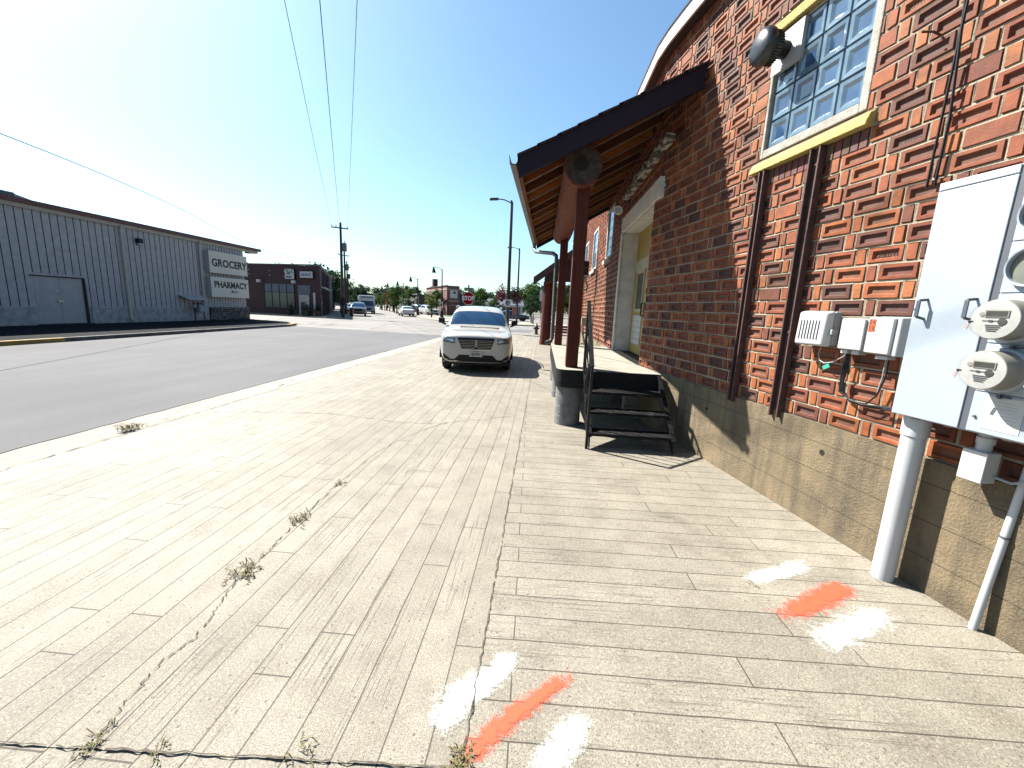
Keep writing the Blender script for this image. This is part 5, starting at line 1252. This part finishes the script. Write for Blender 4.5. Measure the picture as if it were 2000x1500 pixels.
# planters and bins at the shop front
M['plant_dark'] = mat('shrub_dark', (.03, .05, .02), (.05, .07, .03), .85, scale=20)
for k, (u, o) in enumerate(((6.9, .9), (8.75, 1.0), (9.3, 1.3), (9.75, .5))):
    t = thing('planter', ['dark planter with a low shrub left of the shop door', 'dark planter with the tallest shrub right of the shop door', 'dark rounded planter nearest the kerb by the shop corner', 'reddish tub of plants behind the shop corner'][k], 'planter', SH(u, o, .1), 'planters outside the dark brick shop')
    c = SH(u, o, .1); b = MB(); b.lathe([(.22, 0), (.30, .42), (.33, .5), (.28, .5)], c, (0, 0, 1), 14); b.build('tub', M['black_metal'] if k < 3 else mat('clay_tub', (.20, .07, .05), None, .8), t)
    b = MB()
    for q in range(160):
        p = c+V((random.gauss(0, .17), random.gauss(0, .17), .5+abs(random.gauss(.2, .25)))); d = V((random.gauss(0, 1), random.gauss(0, 1), random.gauss(0, 1))).normalized()*.09; e = d.cross(V((.3, .5, .8))).normalized()*.05
        b.quad(p-d, p+e, p+d, p-e)
    b.build('shrub', M['plant_dark'], t)

# ================================================================== far corner building
fbld = thing('corner_building', 'two-storey red brick corner building with chimney and pale bands, far side of the junction', 'building', (-19, 76, 0))
ca = V((-16.2, 69.5, 0)); ldir = V((-.47, .882, 0)).normalized(); rdir = V((.90, .30, 0)).normalized()
def LF(u, o, z): return ca+ldir*u-V((ldir.y, -ldir.x, 0))*o+V((0, 0, z))
def RF(u, o, z): return ca+rdir*u+V((rdir.y, -rdir.x, 0))*o+V((0, 0, z))
q = [ca, ca+rdir*2.1, ca+rdir*2.1+ldir*16, ca+ldir*16]
b = MB(); b.hexa([(p.x, p.y, 0) for p in q], [(p.x, p.y, 5.05) for p in q]); b.build('wall', M['brick_red2'], fbld)
b = MB(LF); b.box((-.05, -.2, 5.0), (16.1, .12, 5.12)); b.build('coping', M['brick_dark'], fbld)
for z in (4.35, 2.45):
    b = MB(LF); b.box((0, -.02, z), (16, .06, z+.16)); b.build('stone_band', M['stone_trim'], fbld)
    b = MB(RF); b.box((0, -.02, z), (2.1, .06, z+.16)); b.build('stone_band', M['stone_trim'], fbld)
for u in (2.2, 6.2, 10.2, 14.0):
    b = MB(LF); b.box((u, -.05, 2.9), (u+.9, .03, 4.3)); wf = b.build('window', M['glass_dark'], fbld)
    b = MB(LF); b.box((u-.14, -.02, 2.8), (u-.01, .06, 4.33)); b.box((u+.91, -.02, 2.8), (u+1.04, .06, 4.33)); b.build('window_trim', M['white_trim'], wf)
b = MB(LF); b.box((12.6, -1.5, 5.0), (13.6, -.6, 6.75)); b.build('chimney', M['brick_dark'], fbld)
b = MB(RF); b.box((.5, -.02, 3.0), (1.75, .05, 4.3)); wf = b.build('boarded_window', M['paper'], fbld)
b = MB(RF); b.box((1.05, .05, 3.75), (1.5, .07, 4.1)); b.build('dark_pane', M['ink'], wf)
b = MB(RF); b.box((.35, -.02, .4), (1.8, .05, 1.75)); b.build('shop_window', M['brick_red2'], fbld)
b = MB(RF); b.box((.3, -.02, 1.78), (1.85, .07, 1.88)); b.build('shop_lintel', M['stone_trim'], fbld)
b = MB(LF); b.box((15.2, -.05, .1), (16, .05, 2.2)); b.build('door', M['glass_dark'], fbld)
for u in (2.8, 8.6):
    b = MB(LF); b.lathe([(.02, 0), (.26, -.08), (.30, -.16), (.02, -.14)], LF(u, .55, 2.0), (0, 0, 1), 14); b.build('gooseneck_lamp', M['white_metal'], fbld)
# low dark shop further along
ls = thing('low_shop', 'low dark flat-roofed shop half hidden by the street trees', 'building', (-33, 95, 0))
q = [ca+ldir*24, ca+ldir*24+V((12, 6, 0)), ca+ldir*52+V((12, 6, 0)), ca+ldir*52]
b = MB(); b.hexa([(p.x, p.y, 0) for p in q], [(p.x, p.y, 3.9) for p in q]); b.build('wall', mat('dark_render', (.09, .075, .07), (.07, .06, .06), .8, scale=1), ls)
b = MB(lambda u, o, z: LF(u, o, z)); b.box((24, -.2, 3.85), (52, .15, 4.15)); b.build('roof_edge', M['gutter_metal'], ls)
for k in range(7):
    b = MB(LF); b.box((25+k*3.6, -.05, .8), (27.2+k*3.6, .04, 2.6)); b.build('window', M['shop_glass'], ls)
fh = thing('far_house', 'tiny pale house among the far trees up the street', 'house', (-88, 165, 0))
b = MB(); b.box((-92, 165, 0), (-85, 172, 6.2)); b.build('wall', M['white_trim'], fh)
b = MB(); b.hexa([(-92.5, 164.5, 6.2), (-84.5, 164.5, 6.2), (-84.5, 172.5, 6.2), (-92.5, 172.5, 6.2)], [(-92.5, 168.4, 8.6), (-84.5, 168.4, 8.6), (-84.5, 168.6, 8.6), (-92.5, 168.6, 8.6)]); b.build('roof', M['shingle'], fh)
b = MB(); [b.box((-91+2*k, 164.94, 3.6), (-90+2*k, 164.99, 5)) for k in range(3)]; b.build('window', M['glass_dark'], fh)
# grey canopy building
gc = thing('canopy_station', 'low station with a sloping grey metal roof and white fascia, behind the parked crossover', 'building', (-7.5, 76, 0))
M['grey_roof'] = mat('grey_metal_roof', (.26, .28, .32), (.20, .22, .26), .4, scale=2, metal=.3)
b = MB(); b.hexa([(-10.8, 75, 2.35), (-3.4, 75, 2.35), (-3.4, 82, 2.35), (-10.8, 82, 2.35)], [(-10.2, 77.0, 3.35), (-3.8, 77.0, 3.35), (-3.8, 80, 3.35), (-10.2, 80, 3.35)]); b.build('roof', M['grey_roof'], gc)
b = MB(); b.box((-10.85, 74.9, 2.05), (-3.35, 82.1, 2.345)); b.build('fascia', M['white_metal'], gc)
b = MB(); b.box((-9.5, 77, 0), (-4.2, 81, 2.04)); b.build('kiosk', M['siding'], gc)
b = MB(); b.box((-8.8, 76.95, .9), (-5, 76.995, 1.8)); b.build('kiosk_window', M['glass_dark'], gc)
for x in (-10.3, -3.8):
    b = MB(); b.box((x-.12, 75.2, 0), (x+.12, 75.44, 2.045)); b.build('column', M['white_metal'], gc)
# ================================================================== street furniture
M['lamp_green'] = mat('dark_bronze', (.012, .011, .010), (.02, .018, .017), .6, scale=10, spec=.2)
M['brown_pole'] = mat('brown_steel_pole', (.035, .018, .014), (.05, .026, .02), .5, scale=6)
M['pole_wood'] = wood('weathered_pole', (.12, .10, .085), (.08, .066, .055), (.03, .025, .02), .9, (12, 12, .6))
M['stop_red'] = mat('stop_red', (.36, .008, .010), (.32, .008, .010), .85, scale=2, spec=.05)
M['sign_green'] = mat('route_green', (.01, .16, .07), None, .5)
M['flower_pink'] = mat('pink_petunia', (.45, .06, .14), (.22, .03, .10), .8, scale=14)
M['flower_leaf'] = mat('basket_leaf', (.045, .07, .03), (.09, .03, .05), .85, scale=14)
# tall cobra lamps
def tall_lamp(loc, label, twist, baskets):
    t = thing('street_lamp', label, 'street lamp', (0, 0, 0), 'tall brown street lamps')
    b = MB(); b.tube([(0, 0, 0), (0, 0, .15), (0, 0, 8.3)], [.17, .125, .085], 12); b.build('pole', M['brown_pole'], t, smooth=True)
    b = MB(); b.box((-.22, -.22, 0), (.22, .22, .06)); b.build('base_plate', M['brown_pole'], t)
    b = MB(); b.tube([(0, 0, 8.2), (-.05, 0, 8.42)], .07, 10); b.tube([(0, 0, 8.25), (-.5, 0, 8.45), (-.95, 0, 8.50)], .035, 8); b.build('arm', M['brown_pole'], t)
    b = MB(); b.hexa([(-1.45, -.14, 8.40), (-.88, -.10, 8.42), (-.88, .10, 8.42), (-1.45, .14, 8.40)], [(-1.40, -.10, 8.53), (-.88, -.07, 8.56), (-.88, .07, 8.56), (-1.40, .10, 8.53)]); b.build('lamp_head', M['brown_pole'], t, .02)
    if baskets:
        for s in (-1, 1):
            bk = MB(); bk.lathe([(.05, -.25), (.22, 0), (.24, .02)], (s*.45, 0, 2.35), (0, 0, 1), 12); bo = bk.build('flower_basket', M['flower_leaf'], t)
            pk = MB()
            for q in range(420):
                a = random.gauss(0, 1); p = V((s*.45+random.gauss(0, .17), random.gauss(0, .17), 2.55+random.gauss(0, .26))); d = V((random.gauss(0, 1), random.gauss(0, 1), random.gauss(0, 1))).normalized()*.055; e = d.cross(V((.3, .5, .8))).normalized()*.045
                pk.quad(p-d, p+e, p+d, p-e)
            pk.build('blossoms', M['flower_pink'] if s < 0 else mat('plum_blossom', (.12, .02, .06), (.05, .04, .03), .85, scale=12), bo)
            br_ = MB(); br_.bar((0, 0, 2.95), (s*.5, 0, 2.95), .03, .03); br_.bar((s*.45, 0, 2.95), (s*.45, 0, 2.4), .012, .012); br_.build('basket_bracket', M['lamp_green'], t)
    t.location = loc; t.rotation_euler.z = twist; return t
l1 = tall_lamp((-2.32, 27.6, 0), 'nearest tall brown street lamp with flat head, carrying two flower baskets', 0, True)
rs_ = thing('route_sign', 'white square plate with a green round emblem on the nearest tall lamp pole', 'sign', (-2.32, 27.45, 1.75))
b = MB(); b.box((-2.48, 27.44, 1.76), (-2.16, 27.455, 2.26)); b.build('plate', M['paper'], rs_, .004)
b = MB(); b.lathe([(.14, 0), (.14, .004), (0, .005)], (-2.32, 27.438, 2.01), (0, -1, 0), 20); b.build('emblem', M['sign_green'], rs_)
b = MB(); b.lathe([(.06, 0), (.06, .004), (0, .005)], (-2.30, 27.432, 1.98), (0, -1, 0), 6); b.build('emblem_mark', M['paper'], rs_)
l2 = tall_lamp((-3.02, 48.8, .1), 'second tall brown street lamp, across the side street', -.15, False)
# basket on second lamp
fbk = thing('flower_basket', 'round plum flower basket hung on the second tall lamp', 'flower basket', (-3.02, 48.7, 2.4))
b = MB()
for q in range(360):
    p = V((-3.02+random.gauss(0, .28), 48.6+random.gauss(0, .2), 2.75+random.gauss(0, .2))); d = V((random.gauss(0, 1), random.gauss(0, 1), random.gauss(0, 1))).normalized()*.09; e = d.cross(V((.3, .5, .8))).normalized()*.06; b.quad(p-d, p+e, p+d, p-e)
b.build('blossoms', mat('plum_blossom2', (.16, .03, .07), (.06, .03, .04), .85, scale=9), fbk)
b = MB(); b.lathe([(.08, -.35), (.34, 0), (.36, .03)], (-3.02, 48.62, 2.65), (0, 0, 1), 12); b.build('basket', M['flower_leaf'], fbk)
# ornate lamps
def ornate(k, loc, h, label):
    t = thing('ornate_lamp', label, 'street lamp', (0, 0, 0), 'ornate bell-shade lamps along the far street')
    s = h/6.05
    b = MB(); b.lathe([(.34, 0), (.34, .12), (.22, .2), (.17, .9), (.14, 1.0), (.085, 1.05), (.07, h*.93), (.05, h)], (0, 0, 0), (0, 0, 1), 12); b.build('post', M['lamp_green'], t, smooth=True)
    b = MB(); b.tube([(0, 0, h*.96), (-.25, 0, h+.05), (-.6, 0, h+.17), (-1.0, 0, h+.22), (-1.05, 0, h+.1)], .035, 8); b.build('arm', M['lamp_green'], t, smooth=True)
    b = MB(); b.lathe([(.03, .38), (.07, .36), (.10, .22), (.16, .05), (.26, -.28), (.33, -.36), (.30, -.36), (.0, -.1)], (-1.05, 0, h-.12), (0, 0, 1), 18); b.build('bell_shade', M['lamp_green'], t, smooth=True)
    t.location = loc; t.rotation_euler.z = .12
    return t
ornate(0, (-12.74, 51.9, .1), 6.05, 'largest ornate lamp with bell shade, before the brick corner building')
ornate(1, (-18.64, 61.1, .1), 5.35, 'second ornate lamp with bell shade, beside the driving silver sedan')
ornate(2, (-24.5, 72.0, .1), 5.2, 'third ornate lamp with bell shade, its base hidden by street trees')
for k, (x, y) in enumerate(((-29.3, 80), (-35.6, 93), (-41.2, 104))):
    ornate(3, (x, y, .1), 5.2, ['small ornate lamp, fourth along the far street', 'smaller ornate lamp, fifth along the far street', 'tiniest ornate lamp, farthest along the far street'][k])
bn_ = thing('banner_sign', 'small white sign strapped to the largest ornate lamp', 'sign', (-12.74, 51.75, 1.5))
b = MB(); b.box((-12.95, 51.66, 1.35), (-12.53, 51.69, 2.1)); b.build('plate', M['paper'], bn_)
b = MB(); b.box((-12.85, 51.65, 1.6), (-12.63, 51.659, 1.95)); b.build('print_marks', M['ink'], bn_)
hb = MB()
for q in range(260):
    p = V((-12.25+random.gauss(0, .2), 51.8+random.gauss(0, .2), 2.15+random.gauss(0, .22))); d = V((random.gauss(0, 1), random.gauss(0, 1), random.gauss(0, 1))).normalized()*.08; e = d.cross(V((.3, .5, .8))).normalized()*.06; hb.quad(p-d, p+e, p+d, p-e)
tag(hb.build('flower_basket', M['flower_leaf']), 'dark plum flower basket hung on the largest ornate lamp', 'flower basket')
# stop sign
ss = thing('stop_sign', 'red octagonal STOP sign with a street-name blade on top, behind the white crossover', 'sign', (-4.53, 25.1, 0))
b = MB(); b.bar((-4.53, 25.1, 0), (-4.53, 25.1, 2.85), .06, .05, (0, 1, 0)); b.build('post', mat('galvanised', (.32, .33, .33), None, .45, metal=.6), ss)
def octo(name, r, y, m):
    b = MB(); b.hexa([(-4.53+r*math.cos(PI/8+PI/4*k), y, 2.16+r*math.sin(PI/8+PI/4*k)) for k in range(8)], [(-4.53+r*math.cos(PI/8+PI/4*k), y-.006, 2.16+r*math.sin(PI/8+PI/4*k)) for k in range(8)]); return b.build(name, m, ss)
M['sign_white'] = mat('sign_white', (1.2, 1.2, 1.18), None, .5)
octo('sign_plate', .405, 25.066, M['sign_white']); octo('sign_face', .378, 25.059, M['stop_red'])
text_mesh('lettering', 'STOP', .36, M['sign_white'], ss, (-4.53, 25.052, 2.155), (1, 0, 0), (0, 0, 1), .001, .012, sx=.84)
b = MB(); b.box((-4.80, 25.08, 2.62), (-4.22, 25.09, 2.80)); bl_ = b.build('street_name_blade', M['sign_green'], ss)
b = MB(); [b.box((-4.74+.07*k, 25.075, 2.68), (-4.70+.07*k, 25.0795, 2.74)) for k in range(7)]; b.build('print_marks', M['paper'], bl_)
b = MB(); b.box((-4.535, 24.9, 2.82), (-4.525, 25.35, 2.97)); b.build('street_name_blade', M['sign_green'], ss)
# hydrant
hd = thing('fire_hydrant', 'dark red fire hydrant standing on the pavement left of the log post', 'hydrant', (-.36, 28.3, 0))
b = MB(); b.lathe([(.15, 0), (.15, .05), (.105, .07), (.105, .52), (.13, .54), (.13, .57), (.10, .60), (.06, .70), (.03, .73), (.03, .78), (0, .78)], (-.36, 28.3, 0), (0, 0, 1), 16); b.build('body', mat('hydrant_red', (.12, .014, .014), (.08, .012, .012), .5), hd, smooth=True)
for d in ((1, 0, 0), (-1, 0, 0), (0, -1, 0)):
    b = MB(); b.lathe([(.06, .08), (.06, .16), (.075, .165), (.075, .2), (0, .205)], (-.36, 28.3, .42), d, 10); b.build('nozzle_cap', mat('hydrant_cap', (.10, .012, .012), None, .5), hd)
# signs and posts across the side street
wsn = thing('post_sign', 'tall narrow white sign on a post beside the thick log post', 'sign', (-.3, 33.5, 0))
b = MB(); b.box((-.40, 44.0, 2.6), (-.12, 44.05, 3.75)); b.build('plate', M['paper'], wsn); b = MB(); b.bar((-.2, 44.06, .1), (-.2, 44.06, 3.8), .06, .06, (0, 1, 0)); b.build('post', M['box_grey'], wsn)
bo = thing('bollard', 'short pale post standing right of the second tall lamp', 'bollard', (-.9, 46.5, .1))
b = MB(); b.lathe([(.12, 0), (.12, 1.05), (.09, 1.12), (0, 1.14)], (-1.05, 46.5, .1), (0, 0, 1), 12); b.build('post', mat('tan_post', (.40, .34, .25), None, .8), bo)
b = MB(); b.lathe([(.122, .85), (.122, .97)], (-1.05, 46.5, .1), (0, 0, 1), 12); b.build('band', M['paper'], bo)
fl_ = thing('flag_banner', 'small orange feather flag in front of the navy car', 'flag', (-3.9, 54, 0))
b = MB(); b.bar((-3.9, 54, .1), (-3.9, 54, 2.0), .03, .03, (0, 1, 0)); b.build('pole', M['box_grey'], fl_)
b = MB(); b.hexa([(-3.9, 53.99, .9), (-3.5, 53.99, .95), (-3.5, 54.01, .95), (-3.9, 54.01, .9)], [(-3.9, 53.99, 1.95), (-3.55, 53.99, 1.75), (-3.55, 54.01, 1.75), (-3.9, 54.01, 1.95)]); b.build('cloth', mat('orange_cloth', (.75, .12, .06), None, .8), fl_)

# utility poles and wires
def utility_pole(name_label, x, y, h, arms, trans, lean=0):
    t = thing('utility_pole', name_label, 'utility pole', (x, y, 0), 'wooden utility poles on the far left street')
    b = MB(); b.tube([(x+lean, y, 0), (x, y, h)], [.17, .11], 10); b.build('pole', M['pole_wood'], t, smooth=True)
    for z, wd in arms:
        b = MB(); b.bar((x-wd, y-.14, z+.03), (x+wd, y-.14, z-.12), .10, .12); ca_ = b.build('crossarm', M['pole_wood'], t)
        b = MB()
        for q in (-1, -.45, .95): b.lathe([(.05, 0), (.06, .05), (.04, .12), (.06, .15), (0, .2)], (x+q*wd, y-.14, z+.05-.07*q), (0, 0, 1), 8)
        b.build('insulator', M['box_grey'], ca_)
    for z in trans:
        b = MB(); b.lathe([(.2, 0), (.22, .05), (.22, .75), (.18, .82), (0, .85)], (x+.36, y, z), (0, 0, 1), 12); b.build('transformer', M['gutter_metal'], t, smooth=True)
        b = MB(); b.bar((x, y, z+.5), (x+.2, y, z+.5), .06, .2); b.tube([(x+.36, y, z+.85), (x+.36, y, z+1.05)], .04, 6); b.build('bracket', M['gutter_metal'], t)
    return t
utility_pole('tallest wooden utility pole with crossarm and transformer at the junction corner', -20.9, 42.3, 9.5, ((9.0, .88),), (6.7,), -.02)
utility_pole('second utility pole standing close behind the tallest one', -27.5, 56.5, 8.6, ((7.9, .75),), (5.9,), 0)
utility_pole('third utility pole, smallest and farthest of the row', -34.4, 71.5, 8.6, ((7.6, .75),), (5.6,), 0)
dsn = thing('traffic_sign', 'dark round back of a traffic sign on a black post by the tallest utility pole', 'sign', (-19.9, 40.3, .1))
b = MB(); b.lathe([(.42, -.01), (.42, .01)], (-19.95, 40.3, 1.65), (0, 1, 0), 8); b.build('plate', M['black_metal'], dsn); b = MB(); b.bar((-19.95, 40.32, .1), (-19.95, 40.32, 2.2), .07, .06, (0, 1, 0)); b.build('post', M['black_metal'], dsn)
nbx = thing('newspaper_box', 'small red box on the corner pavement beside the utility poles', 'box', (-20.6, 43.6, .1))
b = MB(); b.box((-20.72, 43.4, .35), (-20.4, 43.8, 1.05)); b.build('box', mat('box_red', (.11, .014, .014), None, .5), nbx, .03); b = MB(); b.box((-20.6, 43.55, .1), (-20.5, 43.65, .35)); b.build('stand', M['black_metal'], nbx)
M['wire'] = mat('wire_grey', (.045, .045, .05), None, .6)
def wire(pts, r, label, sag=0):
    b = MB(); P = []
    a, e = V(pts[0]), V(pts[1]); n = 26
    for k in range(n+1):
        t = k/n; P.append(a.lerp(e, t)-V((0, 0, sag*4*t*(1-t))))
    b.tube(P, r, 5); tag(b.build('overhead_wire', M['wire'], None), label, 'wire', 'overhead wires to the utility pole')
wire([(-21.75, 42.16, 9.2), (-4.60, 6.3, 9.9)], .010, 'left overhead wire of the three running to the crossarm', .12)
wire([(-20.95, 42.2, 9.55), (-3.65, 6.5, 9.75)], .014, 'middle and darkest overhead wire running to the pole top', .12)
wire([(-20.1, 42.16, 9.0), (-2.62, 6.6, 9.8)], .010, 'right overhead wire of the three, ending at the crossarm tip', .12)
wire([(-21.0, 42.2, 6.1), (-28.5, 36.2, 7.2)], .018, 'lower wire sagging from the utility pole behind the grocery roof', .95)
wire([(-28.5, 36.2, 7.2), (-15.6, 9.6, 6.05)], .016, 'slanting wire crossing the sky above the grocery roof', -.35)

# ================================================================== trees
def leaf_mat(name, c1, c2, tr=.25):
    m, nt, b = newmat(name); at = N(nt, 'ShaderNodeAttribute'); at.attribute_name = 'Col'
    sc = N(nt, 'ShaderNodeSeparateColor'); L(nt, at.outputs['Color'], sc.inputs[0])
    c = mixc(nt, sc.outputs[0], c1, c2); L(nt, c, b.inputs['Base Color']); b.inputs['Roughness'].default_value = .75; b.inputs['Specular IOR Level'].default_value = .15
    out = nt.nodes['Material Output']; tl = N(nt, 'ShaderNodeBsdfTranslucent'); L(nt, c, tl.inputs[0]); mx = N(nt, 'ShaderNodeMixShader'); mx.inputs[0].default_value = tr
    L(nt, b.outputs[0], mx.inputs[1]); L(nt, tl.outputs[0], mx.inputs[2]); L(nt, mx.outputs[0], out.inputs['Surface']); return m
LV = {'deep': leaf_mat('deep_leaf', (.022, .055, .022), (.055, .115, .040)), 'green': leaf_mat('green_leaf', (.04, .10, .02), (.10, .20, .035)), 'lime': leaf_mat('lime_leaf', (.08, .15, .02), (.20, .27, .04)), 'rust': leaf_mat('rust_leaf', (.12, .07, .03), (.25, .12, .05)), 'blue': leaf_mat('bluish_leaf', (.030, .070, .045), (.075, .125, .075))}
M['bark'] = mat('bark', (.06, .045, .035), (.035, .027, .022), .95, scale=12, bd=.02, bs=20)
TREE = {}
def tree_proto(key, h, cr, trunk, nb_, per, leaf, shape=1.0, seed=1, kind='deep'):
    rnd = random.Random(seed); b = MB(); b.c = []; cz = trunk+(h-trunk)*.5; ch = (h-trunk)*.5; tb = MB()
    tb.tube([(0, 0, 0), (.02*h*rnd.uniform(-1, 1), 0, trunk*.7), (.03*h*rnd.uniform(-1, 1), .02*h*rnd.uniform(-1, 1), h*.75)], [h*.028+.03, h*.02+.02, .02], 8)
    for k in range(nb_):
        while True:
            p = V((rnd.uniform(-1, 1), rnd.uniform(-1, 1), rnd.uniform(-1, 1)))
            if .25 < p.length < 1: break
        taper = 1-.45*shape*max(0, p.z); c = V((p.x*cr*taper, p.y*cr*taper, cz+p.z*ch)); tone = rnd.uniform(.0, .8); rs_2 = cr*rnd.uniform(.20, .40)
        if k < 9: tb.tube([(0, 0, trunk*rnd.uniform(.7, 1.3)), c*.55+V((0, 0, c.z*.4)), c], [h*.012+.015, h*.007+.01, .008], 5)
        for q in range(per):
            v = V((rnd.gauss(0, 1), rnd.gauss(0, 1), rnd.gauss(0, .75)))*rs_2*.55
            o = c+v; d = V((rnd.gauss(0, 1), rnd.gauss(0, 1), rnd.gauss(0, 1))).normalized(); u = d.cross(V((rnd.random(), rnd.random(), rnd.random()+.1))).normalized()*leaf*rnd.uniform(.6, 1.2); w2 = d.cross(u).normalized()*leaf*rnd.uniform(.4, .8)
            b.quad(o-u, o+w2, o+u, o-w2); t_ = max(0, min(1, tone+rnd.uniform(-.15, .3))); b.c += [(t_, t_, t_, 1)]*4
    t = thing('tree', None, None); tb.build('trunk', M['bark'], t, smooth=True); b.build('crown', LV[kind], t)
    TREE[key] = t; TREE[key+'_used'] = False
def plant(key, x, y, s, rz, label, group, sz=None, name='tree', cat='tree', z=0):
    t = TREE[key] if not TREE[key+'_used'] else copy_tree(TREE[key])
    TREE[key+'_used'] = True; t.name = name
    t.location = (x, y, z); t.rotation_euler.z = rz; t.scale = (s, s, sz or s); tag(t, label, cat, group); return t
tree_proto('big_a', 10, 4.2, 2.0, 46, 60, .34, 1, 11, 'deep'); tree_proto('big_b', 10, 3.6, 1.6, 40, 62, .34, .6, 12, 'blue'); tree_proto('big_c', 10, 4.6, 2.2, 46, 58, .36, .9, 13, 'green')
tree_proto('conifer', 11, 2.4, 1.0, 44, 46, .30, 2.0, 14, 'deep')
tree_proto('street_a', 4.2, 1.15, 1.3, 26, 46, .11, .5, 15, 'lime'); tree_proto('street_b', 5.2, 1.5, 1.3, 30, 52, .14, .6, 16, 'green'); tree_proto('street_c', 4.4, 1.3, 1.2, 26, 46, .12, .6, 17, 'rust'); tree_proto('street_d', 5.0, 1.3, 1.4, 28, 50, .13, .8, 18, 'deep')
SG = 'young street trees along the far pavement'
plant('street_a', -14.5, 53.5, .80, 0, 'thin lime young tree in front of the brick corner building', SG)
plant('street_b', -21.6, 66.5, .80, 1, 'fuller green street tree right of the second ornate lamp', SG)
plant('street_b', -25.2, 70.5, .90, 2, 'biggest green street tree behind the driving silver sedan', SG)
plant('street_d', -27.6, 76, .72, .4, 'dark upright street tree left of the biggest green one', SG)
plant('street_a', -28.2, 77.5, .80, .9, 'yellow-green bushy street tree above the silver sedan', SG)
plant('street_c', -33.0, 88, 1.0, 0, 'rust-leaved street tree among the green ones', SG)
plant('street_b', -37.6, 97, .8, .5, 'green street tree just beyond the rust-leaved one', SG)
plant('street_a', -44.0, 110, 1.0, .2, 'lime street tree at the far end of the lamp row', SG)
plant('street_d', -40.2, 102, 1.0, 1.2, 'dark street tree next to the far end of the lamp row', SG)
plant('street_b', -18.8, 72.5, .85, 2.2, 'green tree at the left corner of the brick corner building', SG)
FT = 'far tree line on the horizon'
rnd = random.Random(5)
far_t = [  # px-derived bearings with distances chosen in depth
 ('big_a', -50.5, 60, 1.0), ('big_a', -58, 72, 1.15), ('big_c', -46, 71, .85), ('big_b', -36.5, 66, .78), ('big_a', -38.5, 70, .92), ('big_a', -44, 85, .85), ('big_c', -39.5, 76, .8), ('big_a', -47, 88, .9)]
LB = ['dark tree behind the grocery roof, leftmost of the ones above it', 'tall tree rising behind the grocery roof end', 'tree top peeping over the dark brick shop', 'dark tree beside the dark brick shop, nearest the utility poles', 'tallest dark tree at the right end of the dark brick shop', 'tree behind the utility poles further up the street', 'green tree low beside the far left pavement', 'rear tree behind the utility poles']
for (k, x, y, s), lab in zip(far_t, LB): plant(k, x, y, s, rnd.uniform(0, 6), lab, 'trees behind the left side buildings', sz=s*.84)
TL = [(-104, 150, .85, 'big_b'), (-98, 158, .8, 'big_b'), (-93, 156, .85, 'big_a'), (-87, 160, .9, 'big_b'), (-82, 157, .95, 'big_b'), (-76, 162, .95, 'big_a'), (-71, 158, 1.0, 'big_b'), (-66, 163, 1.0, 'big_a'), (-60, 158, 1.05, 'big_b'), (-55, 165, 1.1, 'conifer'), (-51, 160, 1.05, 'big_a'), (-46, 150, 1.0, 'conifer'), (-42, 158, 1.05, 'big_b'), (-37, 152, 1.0, 'big_a'), (-32, 150, .95, 'big_c'), (-28, 140, .9, 'big_b'),
      (-22, 130, .75, 'big_a'), (-18, 122, .70, 'big_c'), (-14.5, 112, .62, 'big_a'), (-11.5, 108, .60, 'big_b'), (-8.5, 110, .62, 'big_c'), (-5.2, 100, .70, 'big_a'), (-2.5, 98, .78, 'big_c'), (.5, 95, .80, 'big_a'), (3.5, 97, .78, 'big_c'), (7, 95, .85, 'big_a'), (12, 98, .85, 'big_b'), (18, 100, .9, 'big_a'),
      (-112, 165, .95, 'big_a'), (-121, 170, 1.0, 'big_b'), (-98, 176, 1.05, 'big_a'), (-80, 180, 1.15, 'big_b'), (-64, 182, 1.2, 'big_a')]
side = ['left of the far street', 'right of the far street', 'behind the grey canopy station']
TW = ['round', 'broad', 'ragged', 'low', 'narrow', 'leaning', 'bushy', 'open']
for i, (x, y, s, k) in enumerate(TL):
    ref = 'over the far end of the street' if x < -70 else ('behind the lamp row' if x < -40 else ('behind the brick corner building' if x < -13 else 'behind the grey canopy station'))
    kd = {'big_a': 'dark', 'big_b': 'bluish', 'big_c': 'fresh green', 'conifer': 'spiky dark'}[k]
    grp = sorted([q[0] for q in TL if (('over the far end of the street' if q[0] < -70 else ('behind the lamp row' if q[0] < -40 else ('behind the brick corner building' if q[0] < -13 else 'behind the grey canopy station'))) == ref)])
    od = ['first', 'second', 'third', 'fourth', 'fifth', 'sixth', 'seventh', 'eighth', 'ninth', 'tenth', 'eleventh', 'twelfth', 'thirteenth', 'fourteenth'][grp.index(x)]
    plant(k, x, y, s, rnd.uniform(0, 6), sz=s*(.78 if x < -25 else .95), label=f'{kd} horizon tree {ref}, {od} from left', group=FT)
SH2 = 'small trees on the far right corner'
plant('street_d', -1.3, 50.5, .72, 0, 'small thin dark tree between the second tall lamp and the log post', SH2)
plant('street_d', .9, 53, .8, 1.3, 'small dark tree half hidden by the log post', SH2)
plant('street_b', 2.4, 55, .8, 2.1, 'round small tree right of the log post', SH2)
plant('street_b', -6.9, 60, .62, .4, 'low bushy tree right behind the stop sign', SH2)
plant('street_b', -9.4, 62, .85, 1.4, 'upright green tree between stop sign and corner building', SH2)
for k in list(TREE):
    if k.endswith('_used') and not TREE[k]:
        t = TREE[k[:-5]]
        for c in list(t.children): bpy.data.objects.remove(c)
        bpy.data.objects.remove(t)
